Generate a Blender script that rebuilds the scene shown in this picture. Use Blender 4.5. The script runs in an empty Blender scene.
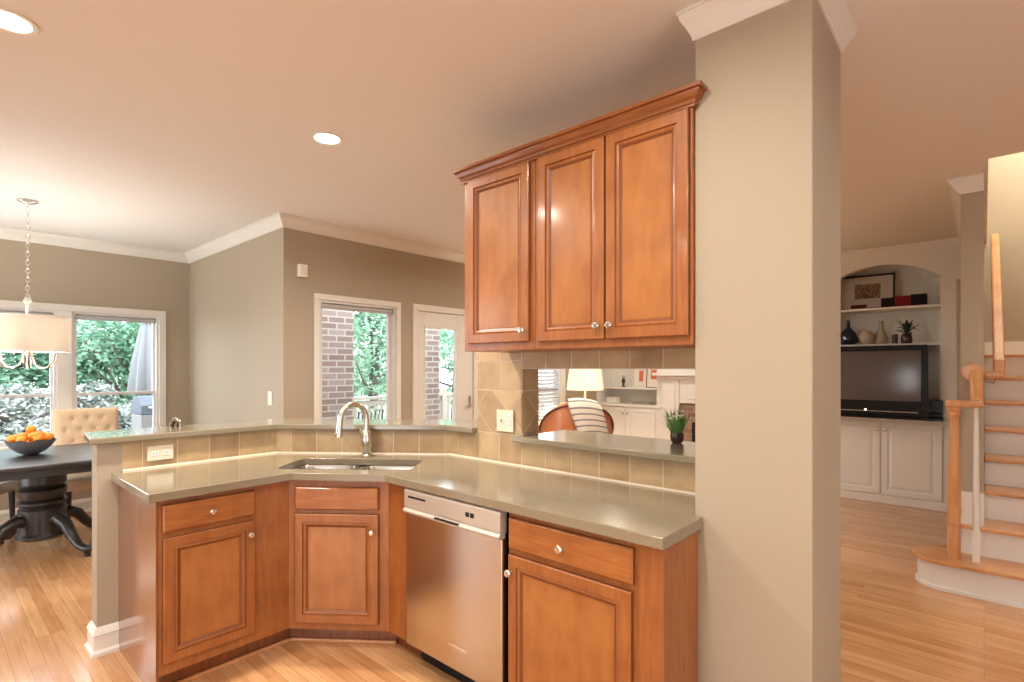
import bpy, bmesh, math, random
from mathutils import Vector, Matrix, noise
random.seed(7)
R_ = math.radians
scn = bpy.context.scene
COL = scn.collection

# ---------------------------------------------------------------- camera, world, exposure
cam_d = bpy.data.cameras.new('camera')
cam = bpy.data.objects.new('camera', cam_d); COL.objects.link(cam)
cam.location = (0, 0, 1.45)
cam.rotation_euler = (R_(90), 0, R_(41.72 - 90))
cam_d.sensor_width = 36; cam_d.lens = 18.615; cam_d.shift_y = 27 / 1024
cam_d.clip_start = 0.05; cam_d.clip_end = 200
scn.camera = cam
scn.view_settings.view_transform = 'Standard'
scn.view_settings.look = 'None'
scn.view_settings.exposure = 0.0
scn.view_settings.gamma = 1
scn.view_settings.use_curve_mapping = False
try:
    scn.cycles.max_bounces = 10; scn.cycles.diffuse_bounces = 6; scn.cycles.glossy_bounces = 5
    scn.cycles.transmission_bounces = 8; scn.cycles.transparent_max_bounces = 12
    scn.cycles.sample_clamp_indirect = 6.0; scn.cycles.use_denoising = True
    scn.cycles.caustics_reflective = False; scn.cycles.caustics_refractive = False
except Exception:
    pass
w = bpy.data.worlds.new('overcast_sky'); scn.world = w; w.use_nodes = True
wn = w.node_tree.nodes; wl = w.node_tree.links
bg = wn['Background']; bg.inputs[1].default_value = 7.5
tc = wn.new('ShaderNodeTexCoord'); cl = wn.new('ShaderNodeTexNoise'); cl.inputs['Scale'].default_value = 2.5
cr = wn.new('ShaderNodeValToRGB'); cr.color_ramp.elements[0].color = (.72, .84, 1, 1); cr.color_ramp.elements[1].color = (1, 1, 1, 1)
cr.color_ramp.elements[0].position = .35; cr.color_ramp.elements[1].position = .6
wl.new(tc.outputs['Generated'], cl.inputs['Vector']); wl.new(cl.outputs['Fac'], cr.inputs['Fac']); wl.new(cr.outputs['Color'], bg.inputs[0])

WARM = (1.0, .94, .83)
CANS = [(1.526, 2.751), (.222, 2.701), (.95, .9), (-.55, .9), (.5, -.7), (-1.6, 2.3), (3.2, -.9), (3.9, 2.6), (5.4, 3.2)]  # first two are in view, the rest are added fill lights
CAN_W = [34, 30, 20, 20, 18, 20, 14, 30, 24]

# ---------------------------------------------------------------- materials
MATS = {}
def mat(name, color, rough=.5, metal=0, spec=.5, coat=0, emit=None, es=0, trans=0, bump=None, vary=None):
    m = bpy.data.materials.new(name); m.use_nodes = True
    nt = m.node_tree; b = nt.nodes['Principled BSDF']
    b.inputs['Base Color'].default_value = (*color, 1)
    b.inputs['Roughness'].default_value = rough; b.inputs['Metallic'].default_value = metal
    b.inputs['Specular IOR Level'].default_value = spec
    b.inputs['Coat Weight'].default_value = coat; b.inputs['Coat Roughness'].default_value = .12
    if trans: b.inputs['Transmission Weight'].default_value = trans
    if emit: b.inputs['Emission Color'].default_value = (*emit, 1); b.inputs['Emission Strength'].default_value = es
    t = nt.nodes.new('ShaderNodeTexCoord')
    if bump:
        n = nt.nodes.new('ShaderNodeTexNoise'); n.inputs['Scale'].default_value = bump[0]; n.inputs['Detail'].default_value = 4
        bp = nt.nodes.new('ShaderNodeBump'); bp.inputs['Strength'].default_value = bump[1]; bp.inputs['Distance'].default_value = .01
        nt.links.new(t.outputs['Object'], n.inputs['Vector']); nt.links.new(n.outputs['Fac'], bp.inputs['Height']); nt.links.new(bp.outputs['Normal'], b.inputs['Normal'])
    if vary:   # (scale, (sx,sy,sz), color2, lo, hi)
        mp = nt.nodes.new('ShaderNodeMapping'); mp.inputs['Scale'].default_value = vary[1]
        n = nt.nodes.new('ShaderNodeTexNoise'); n.inputs['Scale'].default_value = vary[0]; n.inputs['Detail'].default_value = 6
        r = nt.nodes.new('ShaderNodeValToRGB'); r.color_ramp.elements[0].position = vary[3]; r.color_ramp.elements[1].position = vary[4]
        r.color_ramp.elements[0].color = (*color, 1); r.color_ramp.elements[1].color = (*vary[2], 1)
        nt.links.new(t.outputs['Object'], mp.inputs['Vector']); nt.links.new(mp.outputs['Vector'], n.inputs['Vector'])
        nt.links.new(n.outputs['Fac'], r.inputs['Fac']); nt.links.new(r.outputs['Color'], b.inputs['Base Color'])
    MATS[name] = m
    return m

def wood_mat(name, c1, c2, scale, rough=.35, coat=.3):
    """two-tone grain stretched along one axis, with a soft large mottling"""
    m = mat(name, c1, rough, coat=coat); nt = m.node_tree; b = nt.nodes['Principled BSDF']
    t = nt.nodes.new('ShaderNodeTexCoord')
    mp = nt.nodes.new('ShaderNodeMapping'); mp.inputs['Scale'].default_value = scale
    n1 = nt.nodes.new('ShaderNodeTexNoise'); n1.inputs['Scale'].default_value = 6; n1.inputs['Detail'].default_value = 8; n1.inputs['Distortion'].default_value = .6
    n2 = nt.nodes.new('ShaderNodeTexNoise'); n2.inputs['Scale'].default_value = 5; n2.inputs['Detail'].default_value = 2
    add = nt.nodes.new('ShaderNodeMath'); add.operation = 'MULTIPLY_ADD'; add.inputs[1].default_value = .55
    mul = nt.nodes.new('ShaderNodeMath'); mul.operation = 'MULTIPLY'; mul.inputs[1].default_value = .45
    r = nt.nodes.new('ShaderNodeValToRGB'); r.color_ramp.elements[0].position = .38; r.color_ramp.elements[1].position = .62
    r.color_ramp.elements[0].color = (*c2, 1); r.color_ramp.elements[1].color = (*c1, 1)
    L = nt.links.new
    L(t.outputs['Object'], mp.inputs['Vector']); L(mp.outputs['Vector'], n1.inputs['Vector']); L(t.outputs['Object'], n2.inputs['Vector'])
    L(n2.outputs['Fac'], mul.inputs[0]); L(n1.outputs['Fac'], add.inputs[0]); L(mul.outputs[0], add.inputs[2])
    L(add.outputs[0], r.inputs['Fac']); L(r.outputs['Color'], b.inputs['Base Color'])
    return m

def make_mats():
    mat('wall_paint', (.41, .342, .252), .6, spec=.3, bump=(180, .03))
    mat('ceiling_paint', (.78, .755, .71), .85, spec=.2, bump=(120, .04))
    mat('trim_paint', (.76, .73, .66), .35)
    mat('white_paint', (.76, .74, .69), .4)
    mat('sash_paint', (.72, .70, .68), .4)
    wood_mat('cherry_v', (.37, .132, .033), (.27, .083, .020), (9, 9, .9), .38, .18)
    wood_mat('cherry_h', (.41, .150, .036), (.28, .085, .018), (.9, 9, 12), .38, .18)
    wood_mat('cherry_panel', (.41, .160, .043), (.31, .108, .026), (2.5, 2.5, .8), .34, .25)
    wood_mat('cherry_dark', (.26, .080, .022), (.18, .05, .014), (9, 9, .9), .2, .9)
    mat('cherry_glaze', (.20, .058, .014), .45)
    wood_mat('cherry_crown', (.30, .098, .026), (.22, .064, .016), (9, .9, 9), .3, .4)
    wood_mat('oak_v', (.66, .33, .13), (.55, .24, .085), (9, 9, .9), .35, .3)
    wood_mat('oak_h', (.66, .33, .13), (.50, .22, .08), (9, .9, 9), .3, .3)
    wood_mat('table_wood', (.030, .024, .022), (.014, .011, .010), (1, 9, 9), .38, .12)
    mat('stone', (.225, .185, .125), .16, coat=.5, vary=(260, (1, 1, 1), (.29, .245, .17), .35, .65))
    mat('steel', (.62, .58, .52), .24, metal=1, vary=(3, (1, 40, 1), (.66, .61, .54), .3, .7))
    mat('nickel', (.72, .67, .58), .25, metal=1)
    mat('grill_steel', (.20, .20, .20), .5)
    mat('panel_metal', (.62, .56, .48), .4, metal=.5)
    mat('chrome', (.82, .80, .76), .15, metal=1)
    mat('black_gap', (.006, .005, .005), .6)
    mat('dark_plastic', (.006, .006, .007), .22, spec=.3)
    mat('plate_plastic', (.78, .70, .54), .35)
    mat('white_plastic', (.80, .78, .72), .35)
    mat('gold_line', (.3, .28, .25), .3)
    mat('screen', (.10, .085, .08), .12, coat=.5)
    mat('shade_fabric', (.80, .72, .62), .8, bump=(300, .05))
    m = MATS['shade_fabric']; nt = m.node_tree; o_ = nt.nodes['Material Output']; tl = nt.nodes.new('ShaderNodeBsdfTranslucent'); tl.inputs[0].default_value = (.84, .80, .74, 1)
    mx = nt.nodes.new('ShaderNodeMixShader'); mx.inputs[0].default_value = .5
    nt.links.new(nt.nodes['Principled BSDF'].outputs[0], mx.inputs[1]); nt.links.new(tl.outputs[0], mx.inputs[2]); nt.links.new(mx.outputs[0], o_.inputs[0])
    mat('lamp_fabric', (.85, .78, .62), .8, emit=(1, .83, .55), es=.5)
    mat('linen', (.72, .52, .34), .9, bump=(400, .1))
    mat('linen_grey', (.42, .38, .34), .9, bump=(400, .1))
    mat('dark_leg', (.02, .014, .012), .4)
    mat('leather', (.47, .13, .035), .35, coat=.2, bump=(60, .1), vary=(7, (1, 1, 1), (.60, .22, .07), .35, .65))
    mat('leather_dark', (.12, .035, .015), .4)
    mat('orange_peel', (.85, .25, .02), .45, bump=(200, .15), vary=(3, (1, 1, 1), (.9, .36, .03), .4, .6))
    mat('bowl_glaze', (.17, .17, .18), .3, bump=(40, .2))
    mat('leaf', (.10, .26, .06), .5, vary=(9, (1, 1, 1), (.24, .46, .14), .35, .65))
    mat('leaf_dark', (.02, .055, .018), .45)
    mat('petal', (.85, .85, .80), .6)
    mat('pot_dark', (.06, .03, .03), .25)
    mat('vase_blue', (.008, .012, .035), .12, coat=.4)
    mat('vase_cream', (.50, .42, .32), .35)
    mat('book_red', (.17, .012, .014), .6, spec=.15)
    mat('book_black', (.008, .007, .009), .6, spec=.12)
    mat('book_maroon', (.06, .010, .010), .6, spec=.15)
    mat('book_grey', (.30, .27, .22), .6)
    mat('frame_black', (.015, .010, .010), .35)
    mat('mat_board', (.55, .49, .42), .8)
    mat('print_brown', (.10, .045, .022), .7, vary=(55, (1, 1, 1), (.34, .22, .12), .42, .58))
    mat('paper', (.78, .72, .62), .8)
    mat('print_red', (.62, .16, .08), .8)
    mat('blind', (.50, .50, .54), .7)
    mat('shade_roll', (.46, .45, .45), .8)
    mat('soil', (.02, .012, .008), .9)
    mat('firebox', (.010, .009, .008), .8)
    mat('umbrella', (.20, .21, .225), .8)
    mat('bark', (.10, .085, .075), .9)
    mat('deck_boards', (.36, .33, .30), .8)
    mat('railing_paint', (.42, .38, .32), .6)
    mat('grass_ground', (.20, .30, .15), .9, vary=(2, (1, 1, 1), (.45, .45, .36), .4, .6))
    mat('patio_metal', (.09, .11, .15), .5)
    mat('foliage_a', (.10, .24, .145), .7, vary=(1.2, (1, 1, 1), (.30, .50, .36), .4, .65))
    mat('foliage_b', (.16, .33, .21), .7, vary=(1.5, (1, 1, 1), (.52, .68, .55), .4, .65))
    mat('foliage_c', (.12, .15, .12), .7, vary=(5, (1, 1, 1), (.55, .58, .58), .40, .62))
    mat('can_glow', (1, 1, 1), .5, emit=(1, .88, .70), es=14)
    mat('glow_tube', (1, 1, 1), .5, emit=(1, .8, .55), es=6)
    # glass: thin clear pane
    m = bpy.data.materials.new('pane_glass'); m.use_nodes = True; nt = m.node_tree; nt.nodes.clear()
    o = nt.nodes.new('ShaderNodeOutputMaterial'); mx = nt.nodes.new('ShaderNodeMixShader'); tr = nt.nodes.new('ShaderNodeBsdfTransparent'); gl = nt.nodes.new('ShaderNodeBsdfGlossy')
    gl.inputs['Roughness'].default_value = .02; fw = nt.nodes.new('ShaderNodeLayerWeight'); fw.inputs['Blend'].default_value = .5; pw = nt.nodes.new('ShaderNodeMath'); pw.operation = 'POWER'; pw.inputs[1].default_value = 5; nt.links.new(fw.outputs['Facing'], pw.inputs[0]); fr = nt.nodes.new('ShaderNodeMath'); fr.operation = 'MULTIPLY_ADD'; fr.inputs[1].default_value = .7; fr.inputs[2].default_value = .03; nt.links.new(pw.outputs[0], fr.inputs[0])
    tr.inputs[0].default_value = (.95, .97, .97, 1)
    nt.links.new(fr.outputs[0], mx.inputs[0]); nt.links.new(tr.outputs[0], mx.inputs[1]); nt.links.new(gl.outputs[0], mx.inputs[2]); nt.links.new(mx.outputs[0], o.inputs[0])
    MATS['pane_glass'] = m
    mat('clear_glass', (.9, .95, .92), .03, trans=.9)
    # tumbled tile: tone per tile + mottling
    m = mat('tile', (.45, .33, .2), .45, bump=(35, .25)); nt = m.node_tree; b = nt.nodes['Principled BSDF']
    g = nt.nodes.new('ShaderNodeNewGeometry'); r = nt.nodes.new('ShaderNodeValToRGB')
    r.color_ramp.elements[0].color = (.36, .225, .115, 1); r.color_ramp.elements[1].color = (.54, .385, .215, 1)
    t = nt.nodes.new('ShaderNodeTexCoord'); n = nt.nodes.new('ShaderNodeTexNoise'); n.inputs['Scale'].default_value = 9; n.inputs['Detail'].default_value = 5
    mr = nt.nodes.new('ShaderNodeMath'); mr.operation = 'MULTIPLY_ADD'; mr.inputs[1].default_value = .5
    sub = nt.nodes.new('ShaderNodeMath'); sub.operation = 'MULTIPLY_ADD'; sub.inputs[1].default_value = 1.6; sub.inputs[2].default_value = -.5
    L = nt.links.new
    L(t.outputs['Object'], n.inputs['Vector']); L(n.outputs['Fac'], sub.inputs[0]); L(g.outputs['Random Per Island'], mr.inputs[0]); L(sub.outputs[0], mr.inputs[2])
    L(mr.outputs[0], r.inputs['Fac']); L(r.outputs['Color'], b.inputs['Base Color'])
    mat('grout', (.66, .56, .42), .8)
    # oak strip floor: boards along Y
    m = mat('floor_oak', (.5, .25, .1), .26, coat=.45); nt = m.node_tree; b = nt.nodes['Principled BSDF']
    t = nt.nodes.new('ShaderNodeTexCoord'); sx = nt.nodes.new('ShaderNodeSeparateXYZ'); cx = nt.nodes.new('ShaderNodeCombineXYZ')
    bk = nt.nodes.new('ShaderNodeTexBrick'); bk.inputs['Scale'].default_value = 1; bk.inputs['Brick Width'].default_value = .95; bk.inputs['Row Height'].default_value = .060
    bk.inputs['Mortar Size'].default_value = .0012; bk.offset = .37; bk.offset_frequency = 3; bk.inputs['Bias'].default_value = 0
    bk.inputs['Color1'].default_value = (.53, .255, .105, 1); bk.inputs['Color2'].default_value = (.70, .40, .195, 1); bk.inputs['Mortar'].default_value = (.38, .19, .08, 1)
    mp = nt.nodes.new('ShaderNodeMapping'); mp.inputs['Scale'].default_value = (12, .8, 1); n = nt.nodes.new('ShaderNodeTexNoise'); n.inputs['Scale'].default_value = 4; n.inputs['Detail'].default_value = 7
    r = nt.nodes.new('ShaderNodeValToRGB'); r.color_ramp.elements[0].position = .3; r.color_ramp.elements[0].color = (.80, .74, .68, 1); r.color_ramp.elements[1].position = .65; r.color_ramp.elements[1].color = (1, 1, 1, 1)
    mx = nt.nodes.new('ShaderNodeMix'); mx.data_type = 'RGBA'; mx.blend_type = 'MULTIPLY'; mx.inputs['Factor'].default_value = 1
    L = nt.links.new
    L(t.outputs['Object'], sx.inputs[0]); L(sx.outputs['Y'], cx.inputs['X']); L(sx.outputs['X'], cx.inputs['Y']); L(cx.outputs[0], bk.inputs['Vector'])
    L(t.outputs['Object'], mp.inputs['Vector']); L(mp.outputs[0], n.inputs['Vector']); L(n.outputs['Fac'], r.inputs['Fac'])
    L(bk.outputs['Color'], mx.inputs['A']); L(r.outputs['Color'], mx.inputs['B']); L(mx.outputs['Result'], b.inputs['Base Color'])
    # brick
    for nm, c1, c2, mo in (('brick', (.30, .215, .20), (.46, .37, .36), (.62, .58, .56)), ('brick_red', (.20, .10, .06), (.33, .20, .13), (.30, .25, .2))):
        m = mat(nm, c1, .85); nt = m.node_tree; b = nt.nodes['Principled BSDF']
        t = nt.nodes.new('ShaderNodeTexCoord'); sx = nt.nodes.new('ShaderNodeSeparateXYZ'); ad = nt.nodes.new('ShaderNodeMath'); cx = nt.nodes.new('ShaderNodeCombineXYZ')
        bk = nt.nodes.new('ShaderNodeTexBrick'); bk.inputs['Scale'].default_value = 1; bk.inputs['Brick Width'].default_value = .21; bk.inputs['Row Height'].default_value = .072; bk.inputs['Mortar Size'].default_value = .009
        bk.inputs['Color1'].default_value = (*c1, 1); bk.inputs['Color2'].default_value = (*c2, 1); bk.inputs['Mortar'].default_value = (*mo, 1)
        L = nt.links.new
        L(t.outputs['Object'], sx.inputs[0]); L(sx.outputs['X'], ad.inputs[0]); L(sx.outputs['Y'], ad.inputs[1]); L(ad.outputs[0], cx.inputs['X']); L(sx.outputs['Z'], cx.inputs['Y']); L(cx.outputs[0], bk.inputs['Vector']); L(bk.outputs['Color'], b.inputs['Base Color'])
    # striped throw
    m = mat('throw', (.75, .68, .58), .95); nt = m.node_tree; b = nt.nodes['Principled BSDF']
    t = nt.nodes.new('ShaderNodeTexCoord'); wv = nt.nodes.new('ShaderNodeTexWave'); wv.bands_direction = 'Y'; wv.inputs['Scale'].default_value = 1.0
    sc_ = nt.nodes.new('ShaderNodeMapping'); sc_.inputs['Scale'].default_value = (1, 5.4, 1)
    r = nt.nodes.new('ShaderNodeValToRGB'); r.color_ramp.elements[0].position = .10; r.color_ramp.elements[0].color = (.25, .24, .23, 1); r.color_ramp.elements[1].position = .22; r.color_ramp.elements[1].color = (.78, .72, .62, 1)
    nt.links.new(t.outputs['UV'], sc_.inputs['Vector']); nt.links.new(sc_.outputs[0], wv.inputs['Vector']); nt.links.new(wv.outputs['Fac'], r.inputs['Fac']); nt.links.new(r.outputs['Color'], b.inputs['Base Color'])
make_mats()

# ---------------------------------------------------------------- mesh helpers
class MB:
    def __init__(s): s.bm = bmesh.new()
    def box(s, x0, x1, y0, y1, z0, z1, bev=0, M=None):
        r = bmesh.ops.create_cube(s.bm, size=1); vs = r['verts']
        bmesh.ops.scale(s.bm, vec=(abs(x1 - x0), abs(y1 - y0), abs(z1 - z0)), verts=vs)
        bmesh.ops.translate(s.bm, vec=((x0 + x1) / 2, (y0 + y1) / 2, (z0 + z1) / 2), verts=vs)
        if bev:
            es = list({e for v in vs for e in v.link_edges})
            rr = bmesh.ops.bevel(s.bm, geom=es, offset=bev, segments=2, affect='EDGES', profile=.5)
            vs = list({v for f in rr['faces'] for v in f.verts} | {v for v in vs if v.is_valid})
        if M is not None: bmesh.ops.transform(s.bm, matrix=M, verts=[v for v in vs if v.is_valid])
        return s
    def faces(s, pts, fs):
        vs = [s.bm.verts.new(p) for p in pts]
        for f in fs:
            try: s.bm.faces.new([vs[i] for i in f])
            except ValueError: pass
        return vs
    def prism(s, poly, z0, z1):
        """poly = list of (x,y), extruded in z"""
        n = len(poly)
        pts = [(x, y, z0) for x, y in poly] + [(x, y, z1) for x, y in poly]
        s.faces(pts, [list(range(n))[::-1], list(range(n, 2 * n))] + [[i, (i + 1) % n, n + (i + 1) % n, n + i] for i in range(n)])
        return s
    def prism_axis(s, poly, a0, a1, axis='x'):
        """poly in the other two axes (in xyz order), extruded along the axis"""
        n = len(poly)
        def P(p, a): return (a, p[0], p[1]) if axis == 'x' else (p[0], a, p[1])
        pts = [P(p, a0) for p in poly] + [P(p, a1) for p in poly]
        s.faces(pts, [list(range(n))[::-1], list(range(n, 2 * n))] + [[i, (i + 1) % n, n + (i + 1) % n, n + i] for i in range(n)])
        return s
    def lathe(s, prof, c=(0, 0, 0), seg=24, wob=None):
        rings = []
        for r, z in prof:
            if r < 1e-5: rings.append([s.bm.verts.new((c[0], c[1], c[2] + z))])
            else:
                ring = []
                for i in range(seg):
                    a = 2 * math.pi * i / seg; rr = r * (wob(a, z) if wob else 1)
                    ring.append(s.bm.verts.new((c[0] + rr * math.cos(a), c[1] + rr * math.sin(a), c[2] + z)))
                rings.append(ring)
        for A, B in zip(rings, rings[1:]):
            for i in range(seg):
                j = (i + 1) % seg
                if len(A) == 1 and len(B) == 1: break
                if len(A) == 1: s.bm.faces.new((A[0], B[j], B[i]))
                elif len(B) == 1: s.bm.faces.new((A[i], A[j], B[0]))
                else: s.bm.faces.new((A[i], A[j], B[j], B[i]))
        return s
    def tube(s, pts, r, seg=10, cap=True):
        pts = [Vector(p) for p in pts]; n = len(pts)
        rad = r if isinstance(r, (list, tuple)) else [r] * n
        rings = []; ref = None
        for i, p in enumerate(pts):
            d = (pts[min(i + 1, n - 1)] - pts[max(i - 1, 0)]).normalized()
            if ref is None: ref = Vector((0, 0, 1)) if abs(d.z) < .9 else Vector((1, 0, 0))
            u = d.cross(ref).normalized(); v = u.cross(d).normalized(); ref = v
            rings.append([s.bm.verts.new(p + (u * math.cos(2 * math.pi * k / seg) + v * math.sin(2 * math.pi * k / seg)) * rad[i]) for k in range(seg)])
        for A, B in zip(rings, rings[1:]):
            for k in range(seg): s.bm.faces.new((A[k], A[(k + 1) % seg], B[(k + 1) % seg], B[k]))
        if cap:
            s.bm.faces.new(rings[0][::-1]); s.bm.faces.new(rings[-1])
        return s
    def sweep(s, path, prof, closed=False):
        """horizontal path [(x,y)], profile [(out, z)]; out is to the LEFT of travel"""
        n = len(path); rings = []
        for i in range(n):
            p = Vector(path[i])
            a = Vector(path[i - 1]) if (i > 0 or closed) else None
            b = Vector(path[(i + 1) % n]) if (i < n - 1 or closed) else None
            d1 = (p - a).normalized() if a is not None else (b - p).normalized()
            d2 = (b - p).normalized() if b is not None else d1
            n1 = Vector((-d1.y, d1.x)); n2 = Vector((-d2.y, d2.x)); m = (n1 + n2)
            m = m / max(m.dot(n1), .2)
            rings.append([s.bm.verts.new((p.x + m.x * o, p.y + m.y * o, z)) for o, z in prof])
        k = len(prof); rng = range(n) if closed else range(n - 1)
        for i in rng:
            A = rings[i]; B = rings[(i + 1) % n]
            for j in range(k): s.bm.faces.new((A[j], B[j], B[(j + 1) % k], A[(j + 1) % k]))
        if not closed:
            s.bm.faces.new(rings[0]); s.bm.faces.new(rings[-1][::-1])
        return s
    def rects(s, x0, x1, z0, z1, steps, y=0, glaze=()):
        """concentric rectangles: steps = [(inset, depth toward -y)], last is filled; gives a panelled door (front = -y)"""
        rings = []
        for ins, dp in steps:
            rings.append([s.bm.verts.new(q) for q in ((x0 + ins, y - dp, z0 + ins), (x1 - ins, y - dp, z0 + ins), (x1 - ins, y - dp, z1 - ins), (x0 + ins, y - dp, z1 - ins))])
        s.bm.faces.new(rings[0][::-1])
        for k, (A, B) in enumerate(zip(rings, rings[1:])):
            for i in range(4):
                f = s.bm.faces.new((A[i], A[(i + 1) % 4], B[(i + 1) % 4], B[i]))
                if k in glaze: f.material_index = 1
        s.bm.faces.new(rings[-1])
        return s
    def ball(s, c, r, seg=14, sc=(1, 1, 1)):
        q = bmesh.ops.create_uvsphere(s.bm, u_segments=seg, v_segments=max(6, seg * 2 // 3), radius=r)
        bmesh.ops.scale(s.bm, vec=sc, verts=q['verts']); bmesh.ops.translate(s.bm, vec=c, verts=q['verts'])
        return s

def build(name, mb, material, parent=None, smooth=False, bevel=0, fixn=True, subd=0):
    bm = mb.bm
    if fixn: bmesh.ops.recalc_face_normals(bm, faces=bm.faces)
    me = bpy.data.meshes.new(name); bm.to_mesh(me); bm.free()
    o = bpy.data.objects.new(name, me); COL.objects.link(o)
    if isinstance(material, (list, tuple)):
        for q in material: me.materials.append(MATS[q])
    else: me.materials.append(MATS[material])
    if smooth:
        for p in me.polygons: p.use_smooth = True
        if smooth != 'all':
            try: me.set_sharp_from_angle(angle=R_(smooth if isinstance(smooth, (int, float)) and smooth is not True else 40))
            except Exception: pass
    if bevel:
        md = o.modifiers.new('bevel', 'BEVEL'); md.width = bevel; md.segments = 2; md.limit_method = 'ANGLE'; md.angle_limit = R_(40)
    if subd:
        md = o.modifiers.new('sub', 'SUBSURF'); md.levels = subd; md.render_levels = subd
    if parent: o.parent = parent
    return o
def T(name, label, cat, loc=(0, 0, 0), rz=0, group=None):
    o = bpy.data.objects.new(name, None); COL.objects.link(o); o.empty_display_size = .1
    o.location = loc; o.rotation_euler = (0, 0, rz); o['label'] = label; o['category'] = cat
    if group: o['group'] = group
    return o
def tag(o, label, cat, group=None, loc=None, rz=0):
    o['label'] = label; o['category'] = cat
    if group: o['group'] = group
    if loc: o.location = loc; o.rotation_euler = (0, 0, rz)
    return o
def S(name, mb, material, parent=None, **k):
    o = build(name, mb, material, parent, **k)
    if not parent: o['kind'] = 'structure'
    return o
def SE(name, loc=(0, 0, 0), rz=0):
    o = bpy.data.objects.new(name, None); COL.objects.link(o); o.location = loc; o.rotation_euler = (0, 0, rz); o['kind'] = 'structure'; return o
def copy_tree(o, parent=None):
    c = o.copy(); COL.objects.link(c)
    if parent: c.parent = parent
    for ch in [q for q in bpy.data.objects if q.parent == o]: copy_tree(ch, c)
    return c
def offset(path, d):
    out = []; n = len(path)
    for i in range(n):
        p = Vector(path[i]); a = Vector(path[i - 1]) if i else None; b = Vector(path[i + 1]) if i < n - 1 else None
        d1 = (p - a).normalized() if a is not None else (b - p).normalized(); d2 = (b - p).normalized() if b is not None else d1
        n1 = Vector((-d1.y, d1.x)); n2 = Vector((-d2.y, d2.x)); m = n1 + n2; m = m / m.dot(n1)
        out.append((p.x + m.x * d, p.y + m.y * d))
    return out
def slab(outer, holes, z0, z1):
    mb = MB(); bm = mb.bm
    def loop(pts, z): return [bm.verts.new((x, y, z)) for x, y in pts]
    tops = [loop(p, z1) for p in [outer] + holes]
    edges = []
    for L in tops:
        for i in range(len(L)): edges.append(bm.edges.new((L[i], L[(i + 1) % len(L)])))
    r = bmesh.ops.triangle_fill(bm, edges=edges, use_beauty=True, normal=(0, 0, 1))
    fs = [f for f in r['geom'] if isinstance(f, bmesh.types.BMFace)]
    ret = bmesh.ops.extrude_face_region(bm, geom=fs)
    vs = [v for v in ret['geom'] if isinstance(v, bmesh.types.BMVert)]
    bmesh.ops.translate(bm, vec=(0, 0, z0 - z1), verts=vs)
    return mb

PI = math.pi
CH = 2.74                                   # ceiling height
XT, XB = 2.19, 2.335                        # kitchen wall: tile side, living side
HW = [(.60, 3.34), (1.507, 3.34), (2.195, 2.466), (2.195, 2.228)]   # face of the half wall, kitchen side
LANG = math.atan2(-.785, .62)

# ---------------------------------------------------------------- floor, ceiling
S('floor', MB().box(-3.2, 8.2, -3.2, 4.5, -.1, 0).box(-1.3, 2.15, 4.5, 6.85, -.1, 0), 'floor_oak')
S('ceiling', MB().box(-3.2, 4.39, -3.2, 4.5, CH, CH + .3).box(4.39, 8.2, -.02, 4.5, CH, CH + .3).box(4.39, 8.2, -3.2, -1.25, CH, CH + .3).box(-1.35, 2.15, 4.5, 6.85, CH, CH + .3), 'ceiling_paint')

# ---------------------------------------------------------------- walls
def wall_y(name, y0, y1, x0, x1, holes, zt=CH):
    """wall along X with rectangular holes (x0,x1,z0,z1)"""
    mb = MB(); holes = sorted(holes); cx = x0
    for a, b, c, d in holes:
        if a > cx: mb.box(cx, a, y0, y1, 0, zt)
        if c > 0: mb.box(a, b, y0, y1, 0, c)
        mb.box(a, b, y0, y1, d, zt); cx = b
    mb.box(cx, x1, y0, y1, 0, zt)
    return S(name, mb, 'wall_paint')
wall_y('wall_bay', 6.75, 6.9, -1.35, 2.2, [(-.83, .06, .72, 2.01), (.12, .90, .72, 2.01), (1.015, 1.755, .72, 2.01)])
mb = MB().box(-1.35, -1.2, 4.3, 4.5, 0, CH).box(-1.35, -1.2, 6.55, 6.75, 0, CH).box(-1.35, -1.2, 4.5, 6.55, 0, .08).box(-1.35, -1.2, 4.5, 6.55, 2.4, CH).box(-3.2, -1.35, 4.3, 4.45, 0, CH)
S('wall_bay_left', mb, 'wall_paint')
mb = MB()
for k in range(4): mb.box(-1.30, -1.25, 4.5 + k * .66, 4.57 + k * .66, .08, 2.4)
mb.box(-1.30, -1.25, 4.5, 6.55, .08, .15).box(-1.30, -1.25, 4.5, 6.55, 2.33, 2.4).box(-1.30, -1.25, 4.5, 6.55, 1.18, 1.22)
S('window_9', mb, 'sash_paint')  # unseen window, added wide to bring more daylight into the bay
S('wall_bay_side', MB().box(2.055, 2.2, 4.42, 6.75, 0, CH), 'wall_paint')
wall_y('wall_patio', 4.42, 4.56, 2.2, 8.2, [(2.375, 3.20, .62, 2.06), (3.47, 4.28, 0, 2.05), (5.2, 5.98, .72, 2.2)])
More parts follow.
